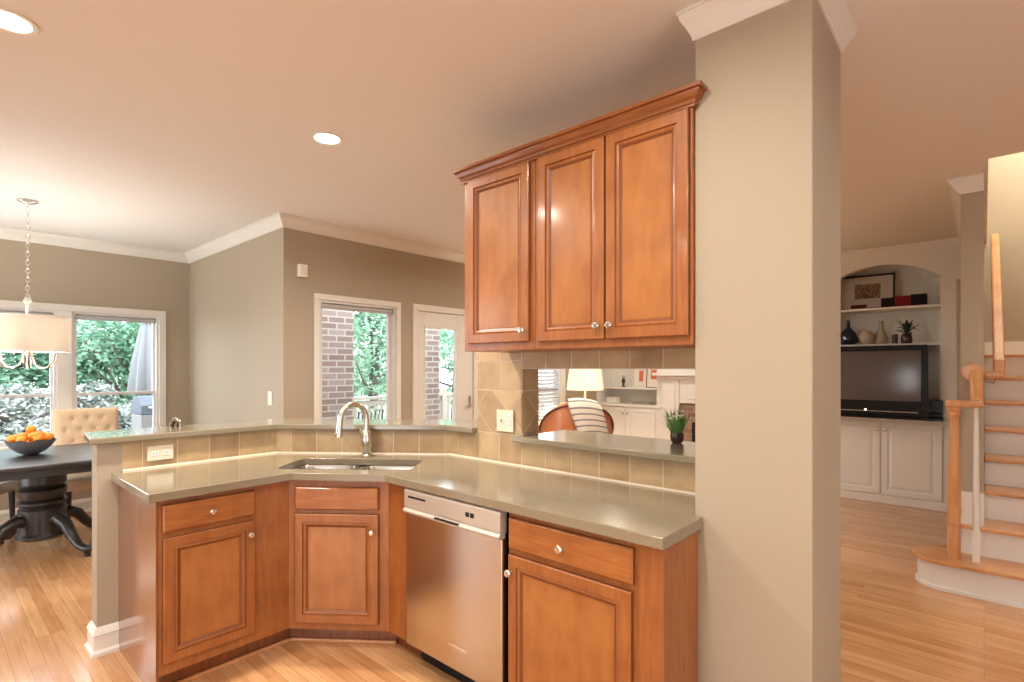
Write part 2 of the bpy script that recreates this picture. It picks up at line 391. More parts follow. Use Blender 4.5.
# kitchen wall with the pass-through (Y .93 .. 1.885 , Z 1.05 .. 1.445)
S('wall_kitchen', MB().box(XT + .008, XB, .785, 2.228, 0, 1.05).box(XT + .008, XB, .785, .86, 1.05, 1.445).box(XT + .008, XB, 1.885, 2.228, 1.05, 1.445).box(XT + .008, XB, .785, 2.228, 1.445, 2.43), 'wall_paint')
S('wall_column', MB().box(1.88, 2.32, .404, .785, 0, CH), 'wall_paint', bevel=.004)
hw_out = offset(HW, .115)
S('wall_peninsula', MB().prism([(.60, 3.34), (1.507, 3.34), (2.198, 2.466), (2.198, 2.2285)] + [(2.313, 2.2285)] + hw_out[1:3][::-1] + [hw_out[0]], 0, 1.065), 'wall_paint')
mb = MB(); mb.box(-3.35, -3.2, -3.2, 0, 0, CH).box(-3.35, -3.2, 1.6, 4.45, 0, CH).box(-3.35, -3.2, 0, 1.6, 0, .08).box(-3.35, -3.2, 0, 1.6, 2.2, CH)
S('wall_rear', mb, 'wall_paint')
mb = MB(); mb.box(-3.2, -1.0, -3.35, -3.2, 0, CH).box(.8, 8.2, -3.35, -3.2, 0, CH).box(-1.0, .8, -3.35, -3.2, 0, .08).box(-1.0, .8, -3.35, -3.2, 2.2, CH)
S('wall_front', mb, 'wall_paint')
for nm_, a in (('window_7', (-3.29, -3.25, 0, 1.6)), ('window_8', (-1.0, .8, -3.29, -3.25))):  # added windows behind the camera, letting in daylight as fill
    mb = MB(); x0, x1, y0, y1 = a
    for k in range(4):
        if x1 - x0 < .1: yy = y0 + (y1 - y0 - .08) * k / 3; mb.box(x0, x1, yy, yy + .08, .08, 2.2)
        else: xx = x0 + (x1 - x0 - .08) * k / 3; mb.box(xx, xx + .08, y0, y1, .08, 2.2)
    mb.box(x0, x1, y0, y1, .08, .16).box(x0, x1, y0, y1, 2.12, 2.2)
    S(nm_, mb, 'sash_paint')
# stairwell
S('wall_stair', MB().box(4.75, 8.2, 0, .12, 0, CH), 'wall_paint')
S('wall_stair_upper', MB().box(4.39, 8.2, -.02, .12, CH + .3, 5.2), 'wall_paint')
S('wall_stair_back', MB().box(7.4, 7.55, -1.3, .05, 0, 5.2), 'wall_paint')
S('wall_hall', MB().box(8.05, 8.2, -3.2, -1.4, 0, CH), 'wall_paint')
S('wall_stair_side', MB().box(4.39, 8.2, -1.4, -1.25, 0, 5.2), 'wall_paint')
S('wall_stair_front', MB().box(4.24, 4.39, -1.4, .12, CH + .3, 5.2), 'wall_paint')
S('ceiling_stairwell', MB().box(4.2, 8.2, -1.45, .2, 5.2, 5.3), 'ceiling_paint')

# media wall with arched niche : face X=6.9
def arch(y0, y1, zs, zp, n=16):
    """points of a shallow arch from y1 to y0"""
    h = zp - zs; half = (y1 - y0) / 2; rad = (half * half + h * h) / (2 * h); a = math.asin(half / rad)
    return [((y0 + y1) / 2 + rad * math.sin(a - 2 * a * i / n), zp - rad + rad * math.cos(a - 2 * a * i / n)) for i in range(n + 1)]
def niche(mb, y0, y1, zs, zp, z0, X0, X1, Y0, Y1):
    A = arch(y0, y1, zs, zp)
    mb.box(X0, X1, Y0, y0, z0, CH); mb.box(X0, X1, y1, Y1, z0, CH)
    for (ya, za), (yb, zb) in zip(A, A[1:]):
        mb.faces([(X0, ya, za), (X0, yb, zb), (X0, yb, CH), (X0, ya, CH), (X1, ya, za), (X1, yb, zb), (X1, yb, CH), (X1, ya, CH)], [(0, 1, 2, 3), (4, 7, 6, 5), (0, 4, 5, 1), (3, 2, 6, 7)])
mb = MB(); niche(mb, .333, 1.32, 2.39, 2.56, .92, 6.9, 7.0, .12, 1.50)
niche(mb, 3.43, 4.36, 2.39, 2.56, .92, 6.9, 7.0, 3.36, 4.42)
mb.box(6.9, 7.0, 1.50, 3.36, 0, CH); mb.box(6.9, 7.0, .12, .26, 0, .92)
mb.box(7.25, 7.35, -.0, 4.42, 0, CH); mb.box(7.0, 7.25, .12, .333, 0, CH); mb.box(7.0, 7.25, 1.32, 1.45, .92, CH); mb.box(7.0, 7.25, 3.3, 3.43, 0, CH); mb.box(7.0, 7.25, 4.36, 4.42, 0, CH)
S('wall_media', mb, 'white_paint')

# crown and base mouldings
CROWN = [(0, 0), (.0, -.10), (.012, -.10), (.018, -.085), (.045, -.055), (.075, -.030), (.082, -.012), (.095, -.010), (.095, 0)]
def crown(name, path, z=CH, s=1.0, m='trim_paint'): return S(name, MB().sweep(path, [(o * s, z - .001 + q * s) for o, q in CROWN]), m)
BASE = [(0, 0), (.026, 0), (.026, .018), (.016, .03), (.016, .10), (.020, .105), (.012, .125), (.004, .14), (0, .14)]
def base(name, path, s=1.0): return S(name, MB().sweep(path, [(o * s, q) for o, q in BASE]), 'trim_paint')
CROWN = [(o * .75, q) for o, q in CROWN]
crown('trim_1', [(6.9, 4.42), (2.055, 4.42), (2.055, 6.75), (-1.2, 6.75)])
S('trim_2', MB().sweep([(2.32, .404), (1.88, .404), (1.88, .785), (2.32, .785)], [(o * .72, CH - .001 + q) for o, q in CROWN], closed=True), 'trim_paint')
crown('trim_3', [(6.9, .12), (6.9, 4.42)], m='white_paint')
crown('trim_4', [(4.75, 0), (4.75, .12), (6.9, .12)], m='white_paint')
base('baseboard_bay', [(2.055, 4.42), (2.055, 6.75), (-1.2, 6.75)])
base('baseboard_patio', [(3.38, 4.42), (2.055, 4.42)])
base('baseboard_living', [(5.2, 4.42), (4.40, 4.42)])
base('baseboard_peninsula', [(.695, 3.34), (.60, 3.34), hw_out[0], hw_out[1], hw_out[2], (2.313, 2.23)])
base('baseboard_column', [(2.32, .404), (1.88, .404), (1.88, .765)])

# ---------------------------------------------------------------- windows and doors
def window(n, x0, x1, z0, z1, Y, th, casing, meet=None, blind=True, cas=(.07, .07), slats=False):
    """sash window in a wall along X, room on the -Y side"""
    r = SE('window_%d' % n, (x0, Y, z0)); W = x1 - x0; H = z1 - z0
    def fr(mb, a, b, c, d, t, y0, y1):
        mb.box(a, a + t, y0, y1, c, d); mb.box(b - t, b, y0, y1, c, d); mb.box(a + t, b - t, y0, y1, c, c + t); mb.box(a + t, b - t, y0, y1, d - t, d)
    mb = MB(); fr(mb, 0, W, 0, H, .022, .0, th - .02); build('window_jamb', mb, 'sash_paint', r)
    m = (meet - z0) if meet else None
    if m:
        mb = MB(); fr(mb, .022, W - .022, m - .016, H - .022, .022, .055, .085); build('upper_sash', mb, 'sash_paint', r)
        mb = MB(); fr(mb, .022, W - .022, .022, m + .016, .022, .025, .055); build('lower_sash', mb, 'sash_paint', r)
    else:
        mb = MB(); fr(mb, .022, W - .022, .022, H - .022, .035, .05, .085); build('sash', mb, 'sash_paint', r)
    build('pane', MB().box(.03, W - .03, .066, .070, .03, H - .03), 'pane_glass', r)
    if blind:
        mb = MB().tube([(.03, .025, H - .048), (W - .03, .025, H - .048)], .022, 12).box(.035, W - .035, .01, .018, H - .075, H - .03)
        build('roller_blind', mb, 'shade_roll', r, smooth=True)
        build('blind_bracket', MB().box(.022, .034, .002, .05, H - .065, H - .028, .003), 'steel', r)
        build('blind_bracket', MB().box(W - .034, W - .022, .002, .05, H - .065, H - .028, .003), 'steel', r)
    if slats:
        mb = MB()
        for k in range(int(H / .05)): mb.faces([(.03, .008, H - .085 - k * .05), (W - .03, .008, H - .085 - k * .05), (W - .03, .036, H - .048 - k * .05), (.03, .036, H - .048 - k * .05), (.03, .011, H - .086 - k * .05), (W - .03, .011, H - .086 - k * .05), (W - .03, .039, H - .049 - k * .05), (.03, .039, H - .049 - k * .05)], [(0, 1, 2, 3), (7, 6, 5, 4), (0, 4, 5, 1), (2, 6, 7, 3), (1, 5, 6, 2), (0, 3, 7, 4)])
        build('slat_blind', mb, 'blind', r)
    return r
window(1, -.83, .06, .72, 2.01, 6.75, .15, 0, meet=1.185)
window(2, .12, .90, .72, 2.01, 6.75, .15, 0, meet=1.185)
window(3, 1.015, 1.755, .72, 2.01, 6.75, .15, 0, meet=1.185)
window(4, 2.375, 3.20, .62, 2.06, 4.42, .14, 0)
window(5, 5.2, 5.98, .72, 2.2, 4.42, .14, 0, meet=1.16, blind=False, slats=True)
# casings (mitred picture-frame boards) as one trim each
def casing(name, x0, x1, z0, z1, Y, wd=.062, sill=True):
    mb = MB(); t = .02
    for a, b, c, d in ((x0 - wd, x0, z0, z1), (x1, x1 + wd, z0, z1), (x0 - wd, x1 + wd, z1, z1 + wd)): mb.box(a, b, Y - t, Y, c, d, .004)
    if sill: mb.box(x0 - wd - .02, x1 + wd + .02, Y - .05, Y, z0 - .03, z0, .004); mb.box(x0 - wd, x1 + wd, Y - .016, Y, z0 - .10, z0 - .03, .003)
    return S(name, mb, 'trim_paint')
mb = MB()
for a, b in ((-.9, -.83), (.06, .12), (.90, 1.015), (1.755, 1.82)): mb.box(a, b, 6.73, 6.75, .72, 2.01, .004)
mb.box(-.9, 1.82, 6.73, 6.75, 2.01, 2.075, .004).box(-.92, 1.84, 6.70, 6.75, .69, .72, .004).box(-.9, 1.82, 6.734, 6.75, .62, .69, .003)
S('trim_5', mb, 'trim_paint')
casing('trim_6', 2.375, 3.20, .62, 2.06, 4.42, .052)
casing('trim_7', 3.47, 4.28, 0, 2.05, 4.42, .066, sill=False)
casing('trim_8', 5.2, 5.98, .72, 2.2, 4.42, .09)
# glazed patio door
d = SE('door_1', (3.47, 4.42, 0))
mb = MB(); W, H = .81, 2.05
mb.box(.002, .09, .002, .065, .01, H - .002).box(W - .25, W - .002, .002, .065, .01, H - .002).box(.09, W - .25, .002, .065, H - .16, H - .002).box(.09, W - .25, .002, .065, .01, .28)
mb.box(.09, .105, -.004, .02, .28, H - .16).box(W - .265, W - .25, -.004, .02, .28, H - .16).box(.09, W - .25, -.004, .02, H - .175, H - .16).box(.09, W - .25, -.004, .02, .28, .295)
build('door_leaf', mb, 'trim_paint', d, bevel=.003)
build('pane', MB().box(.09, W - .25, .040, .045, .28, H - .16), 'pane_glass', d)
mb = MB().box(W - .075, W - .045, -.008, .002, 1.0, 1.13, .003).tube([(W - .06, .015, 1.03), (W - .06, -.03, 1.03), (W - .14, -.035, 1.03)], .007)
build('door_handle', mb, 'nickel', d)
# open inner door seen edge-on at the far end of the living room
d = SE('door_2', (6.0, .125, 0))
build('door_leaf', MB().box(0, .04, 0, .055, .01, 2.22, .004), 'wall_paint', d)
build('door_gasket', MB().box(-.006, .0, .0, .022, .01, 2.22), 'black_gap', d)

# ---------------------------------------------------------------- kitchen: counter, backsplash, bar
n_in = Vector((.785, .62)).normalized(); s_in = Vector((.62, -.785)).normalized()
FL = Vector((1.262, 2.82))
def sk(s, t): p = FL + s_in * s + n_in * t; return (p.x, p.y)
def rrect(s0, s1, t0, t1, r, n=5):
    o = []
    for cx, cy, a0 in ((s1 - r, t1 - r, 0), (s0 + r, t1 - r, 90), (s0 + r, t0 + r, 180), (s1 - r, t0 + r, 270)):
        for i in range(n + 1):
            a = R_(a0 + 90 * i / n); o.append((cx + r * math.cos(a), cy + r * math.sin(a)))
    return o
SW, SD = .73, .335
hole = [sk(*p) for p in rrect(0, SW, 0, SD, .05)]
outer = [(.65, 2.645), (1.275, 2.645), (1.562, 2.25), (1.562, .755), (1.878, .755), (1.878, .787), (2.188, .787), (2.188, 2.466), (1.504, 3.332), (.655, 3.332)]
o = build('countertop', slab(outer, [hole], .874, .914), 'stone', bevel=.004)
tag(o, 'olive grey stone worktop running around the sink corner', 'countertop')

# sink: two undermounted bowls
t = T('kitchen_sink', 'double bowl stainless steel undermount sink in the corner worktop', 'sink', (FL.x, FL.y, 0), LANG)
def bowl(s0, s1, t0, t1, dep):
    mb = MB(); bm = mb.bm; rings = []
    for ins, z, r in ((-.012, .873, .06), (0.002, .873, .05), (.006, .86, .05), (.014, .72, .05), (.05, .873 - dep, .04), ):
        rings.append([bm.verts.new((x, y, z)) for x, y in rrect(s0 + ins, s1 - ins, t0 + ins, t1 - ins, max(r, .02))])
    for A, B in zip(rings, rings[1:]):
        for i in range(len(A)): bm.faces.new((A[i], A[(i + 1) % len(A)], B[(i + 1) % len(A)], B[i]))
    bm.faces.new(rings[-1]); return mb
for a, b in ((.0, .345), (.385, SW)):
    q = build('bowl', bowl(a, b, 0, SD, .19), 'steel', t, smooth=True)
    build('drain', MB().lathe([(0, .688), (.035, .688), (.042, .686), (.042, .684), (0, .684)], ((a + b) / 2, SD * .6, 0)), 'chrome', q, smooth=True)
build('divider', MB().box(.338, .392, .01, SD - .01, .83, .868, .008), 'steel', t)
# faucet
t = T('faucet', 'brushed nickel gooseneck tap with side lever behind the sink', 'faucet', (1.815, 2.805, .914), R_(172))
build('base', MB().lathe([(0, 0), (.032, 0), (.034, .008), (.027, .014), (.027, .045), (.034, .06), (.038, .10), (.034, .135), (.022, .160), (0, .160)], (0, 0, 0)), 'nickel', t, smooth=True)
pts = [(0, 0, .14), (0, 0, .21)] + [(.082 - .082 * math.cos(a), 0, .225 + .095 * math.sin(a)) for a in [PI * i / 14 for i in range(1, 15)]] + [(.166, 0, .20)]
build('spout', MB().tube(pts, .0175, 14), 'nickel', t, smooth=True)
build('spray_head', MB().tube([(.165, 0, .215), (.168, 0, .18), (.173, 0, .13)], [.016, .020, .022], 12).tube([(.171, 0, .16), (.200, 0, .145)], .008, 8), 'nickel', t, smooth=True)
build('lever', MB().tube([(.005, .01, .09), (.03, .012, .12), (.05, .014, .175)], [.012, .009, .006], 10), 'nickel', t, smooth=True)

# tiles -------------------------------------------------------------
def clip(poly, u0, u1, v0, v1):
    def cut(P, f):
        out = []
        for i in range(len(P)):
            a, b = P[i], P[(i + 1) % len(P)]; fa, fb = f(a), f(b)
            if fa >= 0: out.append(a)
            if (fa >= 0) != (fb >= 0):
                k = fa / (fa - fb); out.append((a[0] + (b[0] - a[0]) * k, a[1] + (b[1] - a[1]) * k))
        return out
    for f in (lambda p: p[0] - u0, lambda p: u1 - p[0], lambda p: p[1] - v0, lambda p: v1 - p[1]):
        poly = cut(poly, f)
        if len(poly) < 3: return []
    return poly
G = .0032
def add_tile(mb, poly, org, ud, nd, th=.0026):
    """poly in (u,z) -> solid tile standing th proud of the backing"""
    c = (sum(p[0] for p in poly) / len(poly), sum(p[1] for p in poly) / len(poly))
    if len(poly) < 3: return
    ar = abs(sum(poly[i][0] * poly[(i + 1) % len(poly)][1] - poly[(i + 1) % len(poly)][0] * poly[i][1] for i in range(len(poly)))) / 2
    if ar < .0002: return
    def ins(p, g):
        dx, dz = p[0] - c[0], p[1] - c[1]; L = math.hypot(dx, dz); k = max(0, L - g * 1.3) / max(L, 1e-6); return (c[0] + dx * k, c[1] + dz * k)
    n = len(poly); pts = []
    for g, t_ in ((G, 0), (G, th - .0008), (G + .001, th)):
        for p in poly:
            q = ins(p, g); pts.append((org[0] + ud[0] * q[0] + nd[0] * t_, org[1] + ud[1] * q[0] + nd[1] * t_, q[1]))
    mb.faces(pts, [list(range(2 * n, 3 * n))] + [[i, (i + 1) % n, n + (i + 1) % n, n + i] for i in range(n)] + [[n + i, n + (i + 1) % n, 2 * n + (i + 1) % n, 2 * n + i] for i in range(n)])
def grid(mb, org, ud, nd, u0, u1, z0, z1, pitch, uoff=0, zoff=None, zp=None):
    zp = zp or (z1 - z0); zo = z0 if zoff is None else zoff
    k0 = int(math.floor((u0 - uoff) / pitch)); z = zo
    while z < z1 - 1e-6:
        k = k0
        while uoff + k * pitch < u1:
            a = uoff + k * pitch; P = clip([(a, z), (a + pitch, z), (a + pitch, z + zp), (a, z + zp)], u0, u1, z0, z1)
            if P: add_tile(mb, P, org, ud, nd)
            k += 1
        z += zp
def diamonds(mb, org, ud, nd, u0, u1, z0, z1, uoff):
    h = z1 - z0; hw = h / 2; zc = (z0 + z1) / 2; k = int(math.floor((u0 - uoff) / h)) - 1
    while uoff + k * h - hw < u1:
        c = uoff + k * h
        P = clip([(c - hw, zc), (c, z0), (c + hw, zc), (c, z1)], u0, u1, z0, z1)
        if P: add_tile(mb, P, org, ud, nd)
        for zz in (z0, z1):
            P = clip([(c, zz), (c + hw, zc), (c + h, zz)] if zz == z0 else [(c, zz), (c + h, zz), (c + hw, zc)], u0, u1, z0, z1)
            if P: add_tile(mb, P, org, ud, nd)
        k += 1
PT = .165
tr_ = T('tile_backsplash', 'tumbled beige tile backsplash on the tall wall around the pass-through', 'backsplash', (0, 0, 0))
mb = MB(); oR = (XT + .004, 0); uR = (0, 1); nR = (-1, 0)
grid(mb, oR, uR, nR, .79, 2.228, .916, 1.08, PT, .07)
diamonds(mb, oR, uR, nR, 1.885, 2.228, 1.08, 1.325, 2.105)
grid(mb, oR, uR, nR, 1.885, 2.228, 1.325, 1.49, PT, .07)
grid(mb, oR, uR, nR, 1.885, 2.228, 1.49, 1.56, PT, .07)
grid(mb, oR, uR, nR, .79, 1.885, 1.447, 1.56, PT, .07)
# tiled reveal of the opening (far jamb, faces -Y)
diamonds(mb, (XT, 1.881), (1, 0), (0, -1), .0, XB - XT, 1.082, 1.325, .01)
grid(mb, (XT, 1.881), (1, 0), (0, -1), .0, XB - XT, 1.325, 1.445, PT, 0)
build('wall_tiles', mb, 'tile', tr_)
mb = MB().box(XT + .0035, XT + .0078, .787, 2.2275, .915, 1.049).box(XT + .0035, XT + .0078, 1.886, 2.2275, 1.049, 1.56).box(XT + .0035, XT + .0078, .787, 1.886, 1.446, 1.56)
mb.box(XT + .006, XB, 1.8805, 1.8845, 1.082, 1.444)
build('grout_bed', mb, 'grout', tr_)
tr_ = T('tile_backsplash', 'single row of beige tiles between worktop and raised bar', 'backsplash', (0, 0, 0))
mb = MB(); gb = MB()
for (p, q), off in zip(zip(HW, HW[1:]), (.03, .10, .07)):
    p = Vector(p); q = Vector(q); dd = (q - p); L_ = dd.length; dd.normalize(); nn = (dd.y, -dd.x)
    u0 = .105 if off == .03 else 0
    grid(mb, (p.x + nn[0] * .003, p.y + nn[1] * .003), dd, nn, u0, L_, .918, 1.067, .163, off)
    a = p + dd * u0
    gb.prism([(a.x, a.y), (q.x, q.y), (q.x + nn[0] * .003, q.y + nn[1] * .003), (a.x + nn[0] * .003, a.y + nn[1] * .003)], .9145, 1.067)
build('wall_tiles', mb, 'tile', tr_)
build('grout_bed', gb, 'grout', tr_)
# caulk bead along the worktop
cb = MB().sweep([(.705, 3.331), (1.5035, 3.331), (2.184, 2.466), (2.184, .79)], [(0, .9145), (-.009, .9145), (-.002, .924), (0, .924)])
build('caulk_line', cb, 'grout', tr_)

# raised bar and pass-through sill
bi = [(.565, 3.297), (1.487, 3.297), (2.15, 2.455), (2.15, 2.2285)]; bo = offset(bi, .36)
bar = bi + [(bo[3][0], 2.2285), bo[2], bo[1], (.60, bo[0][1])]
o = build('bar_top', slab(bar, [], 1.067, 1.10), 'stone', bevel=.006); tag(o, 'raised grey green stone bar ledge on the half wall above the sink', 'bar counter')
o = build('ledge', MB().prism([(2.135, .79), (2.135, 1.905), (XT - .004, 1.905), (XT - .004, 1.879), (2.58, 1.879), (2.58, .87), (XT - .004, .87), (XT - .004, .79)][::-1], 1.051, 1.081), 'stone', bevel=.005); tag(o, 'grey stone sill of the pass-through opening', 'sill')

# outlets and switches
def plate(name, label, cat, loc, rz, w_, h_, kind):
    t = T(name, label, cat, loc, rz)
    build('cover_plate', MB().box(-w_ / 2, w_ / 2, -.006, 0, -h_ / 2, h_ / 2, .002), 'plate_plastic', t)
    for q in kind:
        if q[0] == 'rocker': build('rocker', MB().box(q[1] - .016, q[1] + .016, -.010, -.006, -.033, .033, .002), 'white_plastic', t)
        if q[0] == 'toggle': build('toggle', MB().box(q[1] - .005, q[1] + .005, -.017, -.006, -.010, .010, .002), 'white_plastic', t)
        if q[0] == 'socket':
            o = build('socket', MB().box(q[1] - .017, q[1] + .017, -.008, -.006, q[2] - .014, q[2] + .014, .002), 'white_plastic', t)
            build('socket_slots', MB().box(q[1] - .007, q[1] - .005, -.0085, -.008, q[2] - .006, q[2] + .006).box(q[1] + .005, q[1] + .007, -.0085, -.008, q[2] - .006, q[2] + .006), 'black_gap', o)
    return t
plate('outlet', 'horizontal cream socket plate on the low tiles left of the sink', 'outlet', (.872, 3.327, .992), 0, .122, .078, [('socket', -.026, 0), ('socket', .026, 0)])
plate('light_switch', 'cream double plate with toggle and socket on the diamond tiles', 'light switch', (2.186, 1.998, 1.155), -PI / 2, .125, .122, [('toggle', -.028, 0), ('socket', .03, .022), ('socket', .03, -.022)])
plate('light_switch', 'pale rocker switch plate on the daylit side wall of the bay', 'light switch', (2.053, 4.667, 1.185), -PI / 2, .075, .12, [('rocker', 0)])
t = T('motion_sensor', 'small white sensor box high on the wall over the patio window', 'sensor', (2.21, 4.42, 2.29))
build('housing', MB().box(-.04, .04, -.045, 0, -.055, .055, .008), 'white_plastic', t); build('lens', MB().box(-.028, .028, -.050, -.044, -.035, .012, .003), 'plate_plastic', t)
t = T('ornament', 'tiny silver and black arched ornament at the back edge of the bar', 'ornament', (1.02, 3.60, 1.10), R_(-40))
build('arch', MB().tube([(-.028 + 0.006 * 0, 0, .0)] + [(-.026 * math.cos(a), 0, .012 + .038 * math.sin(a)) for a in [PI * i / 10 for i in range(11)]] + [(.028, 0, 0)], .0055, 8), 'chrome', t, smooth=True)
build('core', MB().tube([(-.017, .004, .0), (-.010, .004, .024), (-.002, .004, .03)], .006, 8).tube([(.012, .004, 0), (.016, .004, .036)], .005, 8), 'dark_plastic', t, smooth=True)

# ---------------------------------------------------------------- kitchen: cabinets
def knob(parent, x, y, z, label=None):
    o = build('knob', MB().lathe([(0, 0), (.008, 0), (.0065, .006), (.006, .012), (.013, .018), (.0155, .023), (.012, .028), (0, .030)], (0, 0, 0), 16), 'nickel', parent, smooth=True)
    o.rotation_euler = (PI / 2, 0, 0); o.location = (x, y, z); return o
DOOR = [(0, 0), (0, .017), (.004, .020), (.042, .020), (.045, .0145), (.052, .0170), (.058, .0140), (.068, .006), (.072, .006)]
DRAW = [(0, 0), (0, .014), (.007, .020), (.012, .020)]
def door(parent, x0, x1, z0, z1, y=0, kn=None, steps=DOOR, m='cherry_v', pm='cherry_panel', name='door'):
    o = build(name, MB().rects(x0, x1, z0, z1, steps, y, glaze=(0, 3, 6) if steps is DOOR else (0,)), [m, 'cherry_glaze'], parent)
    if steps is DOOR:
        i = .0715
        build('panel', MB().box(x0 + i, x1 - i, y - .0075, y - .004, z0 + i, z1 - i), pm, o)
    if kn: knob(o, kn[0], y - .020, kn[1])
    return o
def frame_box(mb, x0, x1, z0, z1, depth, t=.018):
    """carcass with a face frame on y=0"""
    mb.box(x0, x1, .0, depth, z0, z1)
def stiles(mb, lst):
    for x0, x1, z0, z1 in lst: mb.box(x0, x1, -.002, .0, z0, z1)
# peninsula unit (faces -Y)
t = T('base_cabinet', 'cherry base cabinet with one drawer at the left end under the worktop', 'cabinet', (.70, 2.69, 0))
build('carcass', MB().box(.0, .579, 0, .64, .10, .873), 'cherry_v', t)
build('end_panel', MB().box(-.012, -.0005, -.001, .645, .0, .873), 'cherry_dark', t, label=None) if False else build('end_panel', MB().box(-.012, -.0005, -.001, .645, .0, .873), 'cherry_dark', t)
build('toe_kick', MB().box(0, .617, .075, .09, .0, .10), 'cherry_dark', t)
build('shoe_moulding', MB().box(0, .612, .058, .075, 0, .018, .004), 'oak_h', t)
door(t, .010, .402, .728, .848, m='cherry_h', steps=DRAW, name='drawer', kn=(.206, .788))
door(t, .012, .402, .150, .703, kn=(.376, .640))
# corner sink unit
P0 = Vector((1.278, 2.692)); P1 = Vector((1.606, 2.277))
sl = (P1 - P0).length; LA = math.atan2((P1 - P0).y, (P1 - P0).x)
t = T('sink_cabinet', 'angled cherry corner cabinet under the sink with false drawer front', 'cabinet', (P0.x, P0.y, 0), LA)
build('carcass', MB().box(.0, sl, .0, .30, .10, .68).box(0, sl, 0, .04, .68, .873), 'cherry_v', t)
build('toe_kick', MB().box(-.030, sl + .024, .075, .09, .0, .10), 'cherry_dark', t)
build('shoe_moulding', MB().box(-.024, sl + .02, .058, .075, 0, .018, .004), 'oak_h', t)
door(t, .040, .478, .722, .838, m='cherry_h', steps=DRAW, name='drawer_front')
door(t, .040, .478, .138, .700, kn=(.452, .615))
# right run
t = T('filler_panel', 'narrow cherry filler between sink cabinet and dishwasher', 'cabinet panel', (1.606, 2.277, 0), -PI / 2)
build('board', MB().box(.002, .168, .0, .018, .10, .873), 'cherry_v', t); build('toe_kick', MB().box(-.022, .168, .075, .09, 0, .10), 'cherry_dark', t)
# dishwasher
t = T('dishwasher', 'stainless steel dishwasher with pocket handle under the worktop', 'dishwasher', (1.60, 2.100, 0), -PI / 2)
DWW = .642
build('tub', MB().box(.012, DWW - .012, .012, .56, .11, .868), 'dark_plastic', t)
build('door', MB().box(.004, DWW - .004, -.022, .010, .115, .752, .004), 'steel', t)
o = build('control_panel', MB().prism_axis([(-.030, .772), (-.034, .785), (-.034, .862), (-.024, .868), (.010, .868), (.010, .772)], .004, DWW - .004, 'x'), 'panel_metal', t, bevel=.002)
build('handle_lip', MB().prism_axis([(-.042, .757), (-.044, .766), (-.034, .776), (.0, .776), (.0, .752), (-.030, .752)], .004, DWW - .004, 'x'), 'panel_metal', t, bevel=.002)
build('handle_pocket', MB().box(.24, .40, -.0445, -.030, .7655, .7735), 'black_gap', t)
build('vent', MB().box(.035, .165, -.0352, -.033, .828, .838, .001), 'black_gap', t)
build('indicator', MB().box(.435, .458, -.0352, -.033, .812, .832, .001).box(.464, .487, -.0352, -.033, .812, .832, .001), 'black_gap', t)
build('badge', MB().box(.32, .43, -.0245, -.0215, .215, .228, .001), 'chrome', t)
build('toe_kick', MB().box(.01, DWW - .01, .07, .085, .0, .113), 'black_gap', t)
# right base unit
t = T('base_cabinet', 'cherry base cabinet with one drawer right of the dishwasher', 'cabinet', (1.605, 1.452, 0), -PI / 2)
CW = 1.452 - .782
build('carcass', MB().box(.006, CW, 0, .27, .10, .873).box(.006, .66, .27, .578, .10, .873), 'cherry_v', t)
build('end_panel', MB().box(CW + .0005, CW + .010, -.001, .268, .0, .873), 'cherry_v', t)
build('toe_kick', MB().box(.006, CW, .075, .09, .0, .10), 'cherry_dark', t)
door(t, .016, .576, .722, .846, m='cherry_h', steps=DRAW, name='drawer', kn=(.285, .782))
door(t, .016, .570, .135, .698, kn=(.032, .630))
# upper cabinets
UZ0, UZ1 = 1.535, 2.405
t = T('wall_cabinet', 'single door cherry wall cabinet, left of the pair over the pass-through', 'cabinet', (1.862, 1.985, 0), -PI / 2)
build('carcass', MB().box(0, .466, 0, .325, UZ0, UZ1), 'cherry_v', t, bevel=.002)
door(t, .040, .440, 1.572, 2.388, kn=(.415, 1.622))
t = T('wall_cabinet', 'double door cherry wall cabinet beside the beige column', 'cabinet', (1.862, 1.517, 0), -PI / 2)
build('carcass', MB().box(0, .731, 0, .325, UZ0, UZ1), 'cherry_v', t, bevel=.002)
door(t, .026, .370, 1.568, 2.388, kn=(.345, 1.622)); door(t, .378, .722, 1.568, 2.388, kn=(.403, 1.622))
ck = [(0, 0), (.009, 0), (.009, .009), (.014, .011), (.016, .022), (.026, .029), (.034, .042), (.035, .049), (.046, .051), (.046, .064), (0, .064)]
ck = [(o_, 2.392 + q) for o_, q in ck]
o = build('cabinet_crown', MB().sweep([(1.878, .784), (1.861, .784), (1.861, 1.986), (2.185, 1.986)], ck), 'cherry_crown'); tag(o, 'stepped cherry crown moulding along the top of the wall cabinets', 'moulding')

# recessed lights: two in view, the others added out of view as fill
for i, ((x, y), wt) in enumerate(zip(CANS, CAN_W)):
    if i < 2:
        t = T('recessed_light', ['round recessed ceiling light above the sink', 'round recessed ceiling light cut by the upper left corner'][i], 'ceiling light', (x, y, CH))
    else:
        t = T('recessed_light', 'added recessed fill light outside the view, number %d along the room' % i, 'ceiling light', (x, y, CH), group='added unseen fill lights')
        t['label'] = 'added recessed fill light out of view, further along the room'
    build('trim_ring', MB().lathe([(.066, -.001), (.085, -.001), (.088, -.004), (.084, -.008), (.068, -.006), (.066, -.001)], seg=28), 'white_plastic', t, smooth=True)
    build('lens', MB().lathe([(0, -.003), (.066, -.003)], seg=28), 'can_glow', t)
    ld = bpy.data.lights.new('can_lamp', 'AREA'); ld.shape = 'DISK'; ld.size = .13; ld.energy = wt; ld.color = WARM; ld.spread = R_(165)
    lo = bpy.data.objects.new('can_lamp', ld); COL.objects.link(lo); lo.location = (0, 0, -.012); lo.parent = t

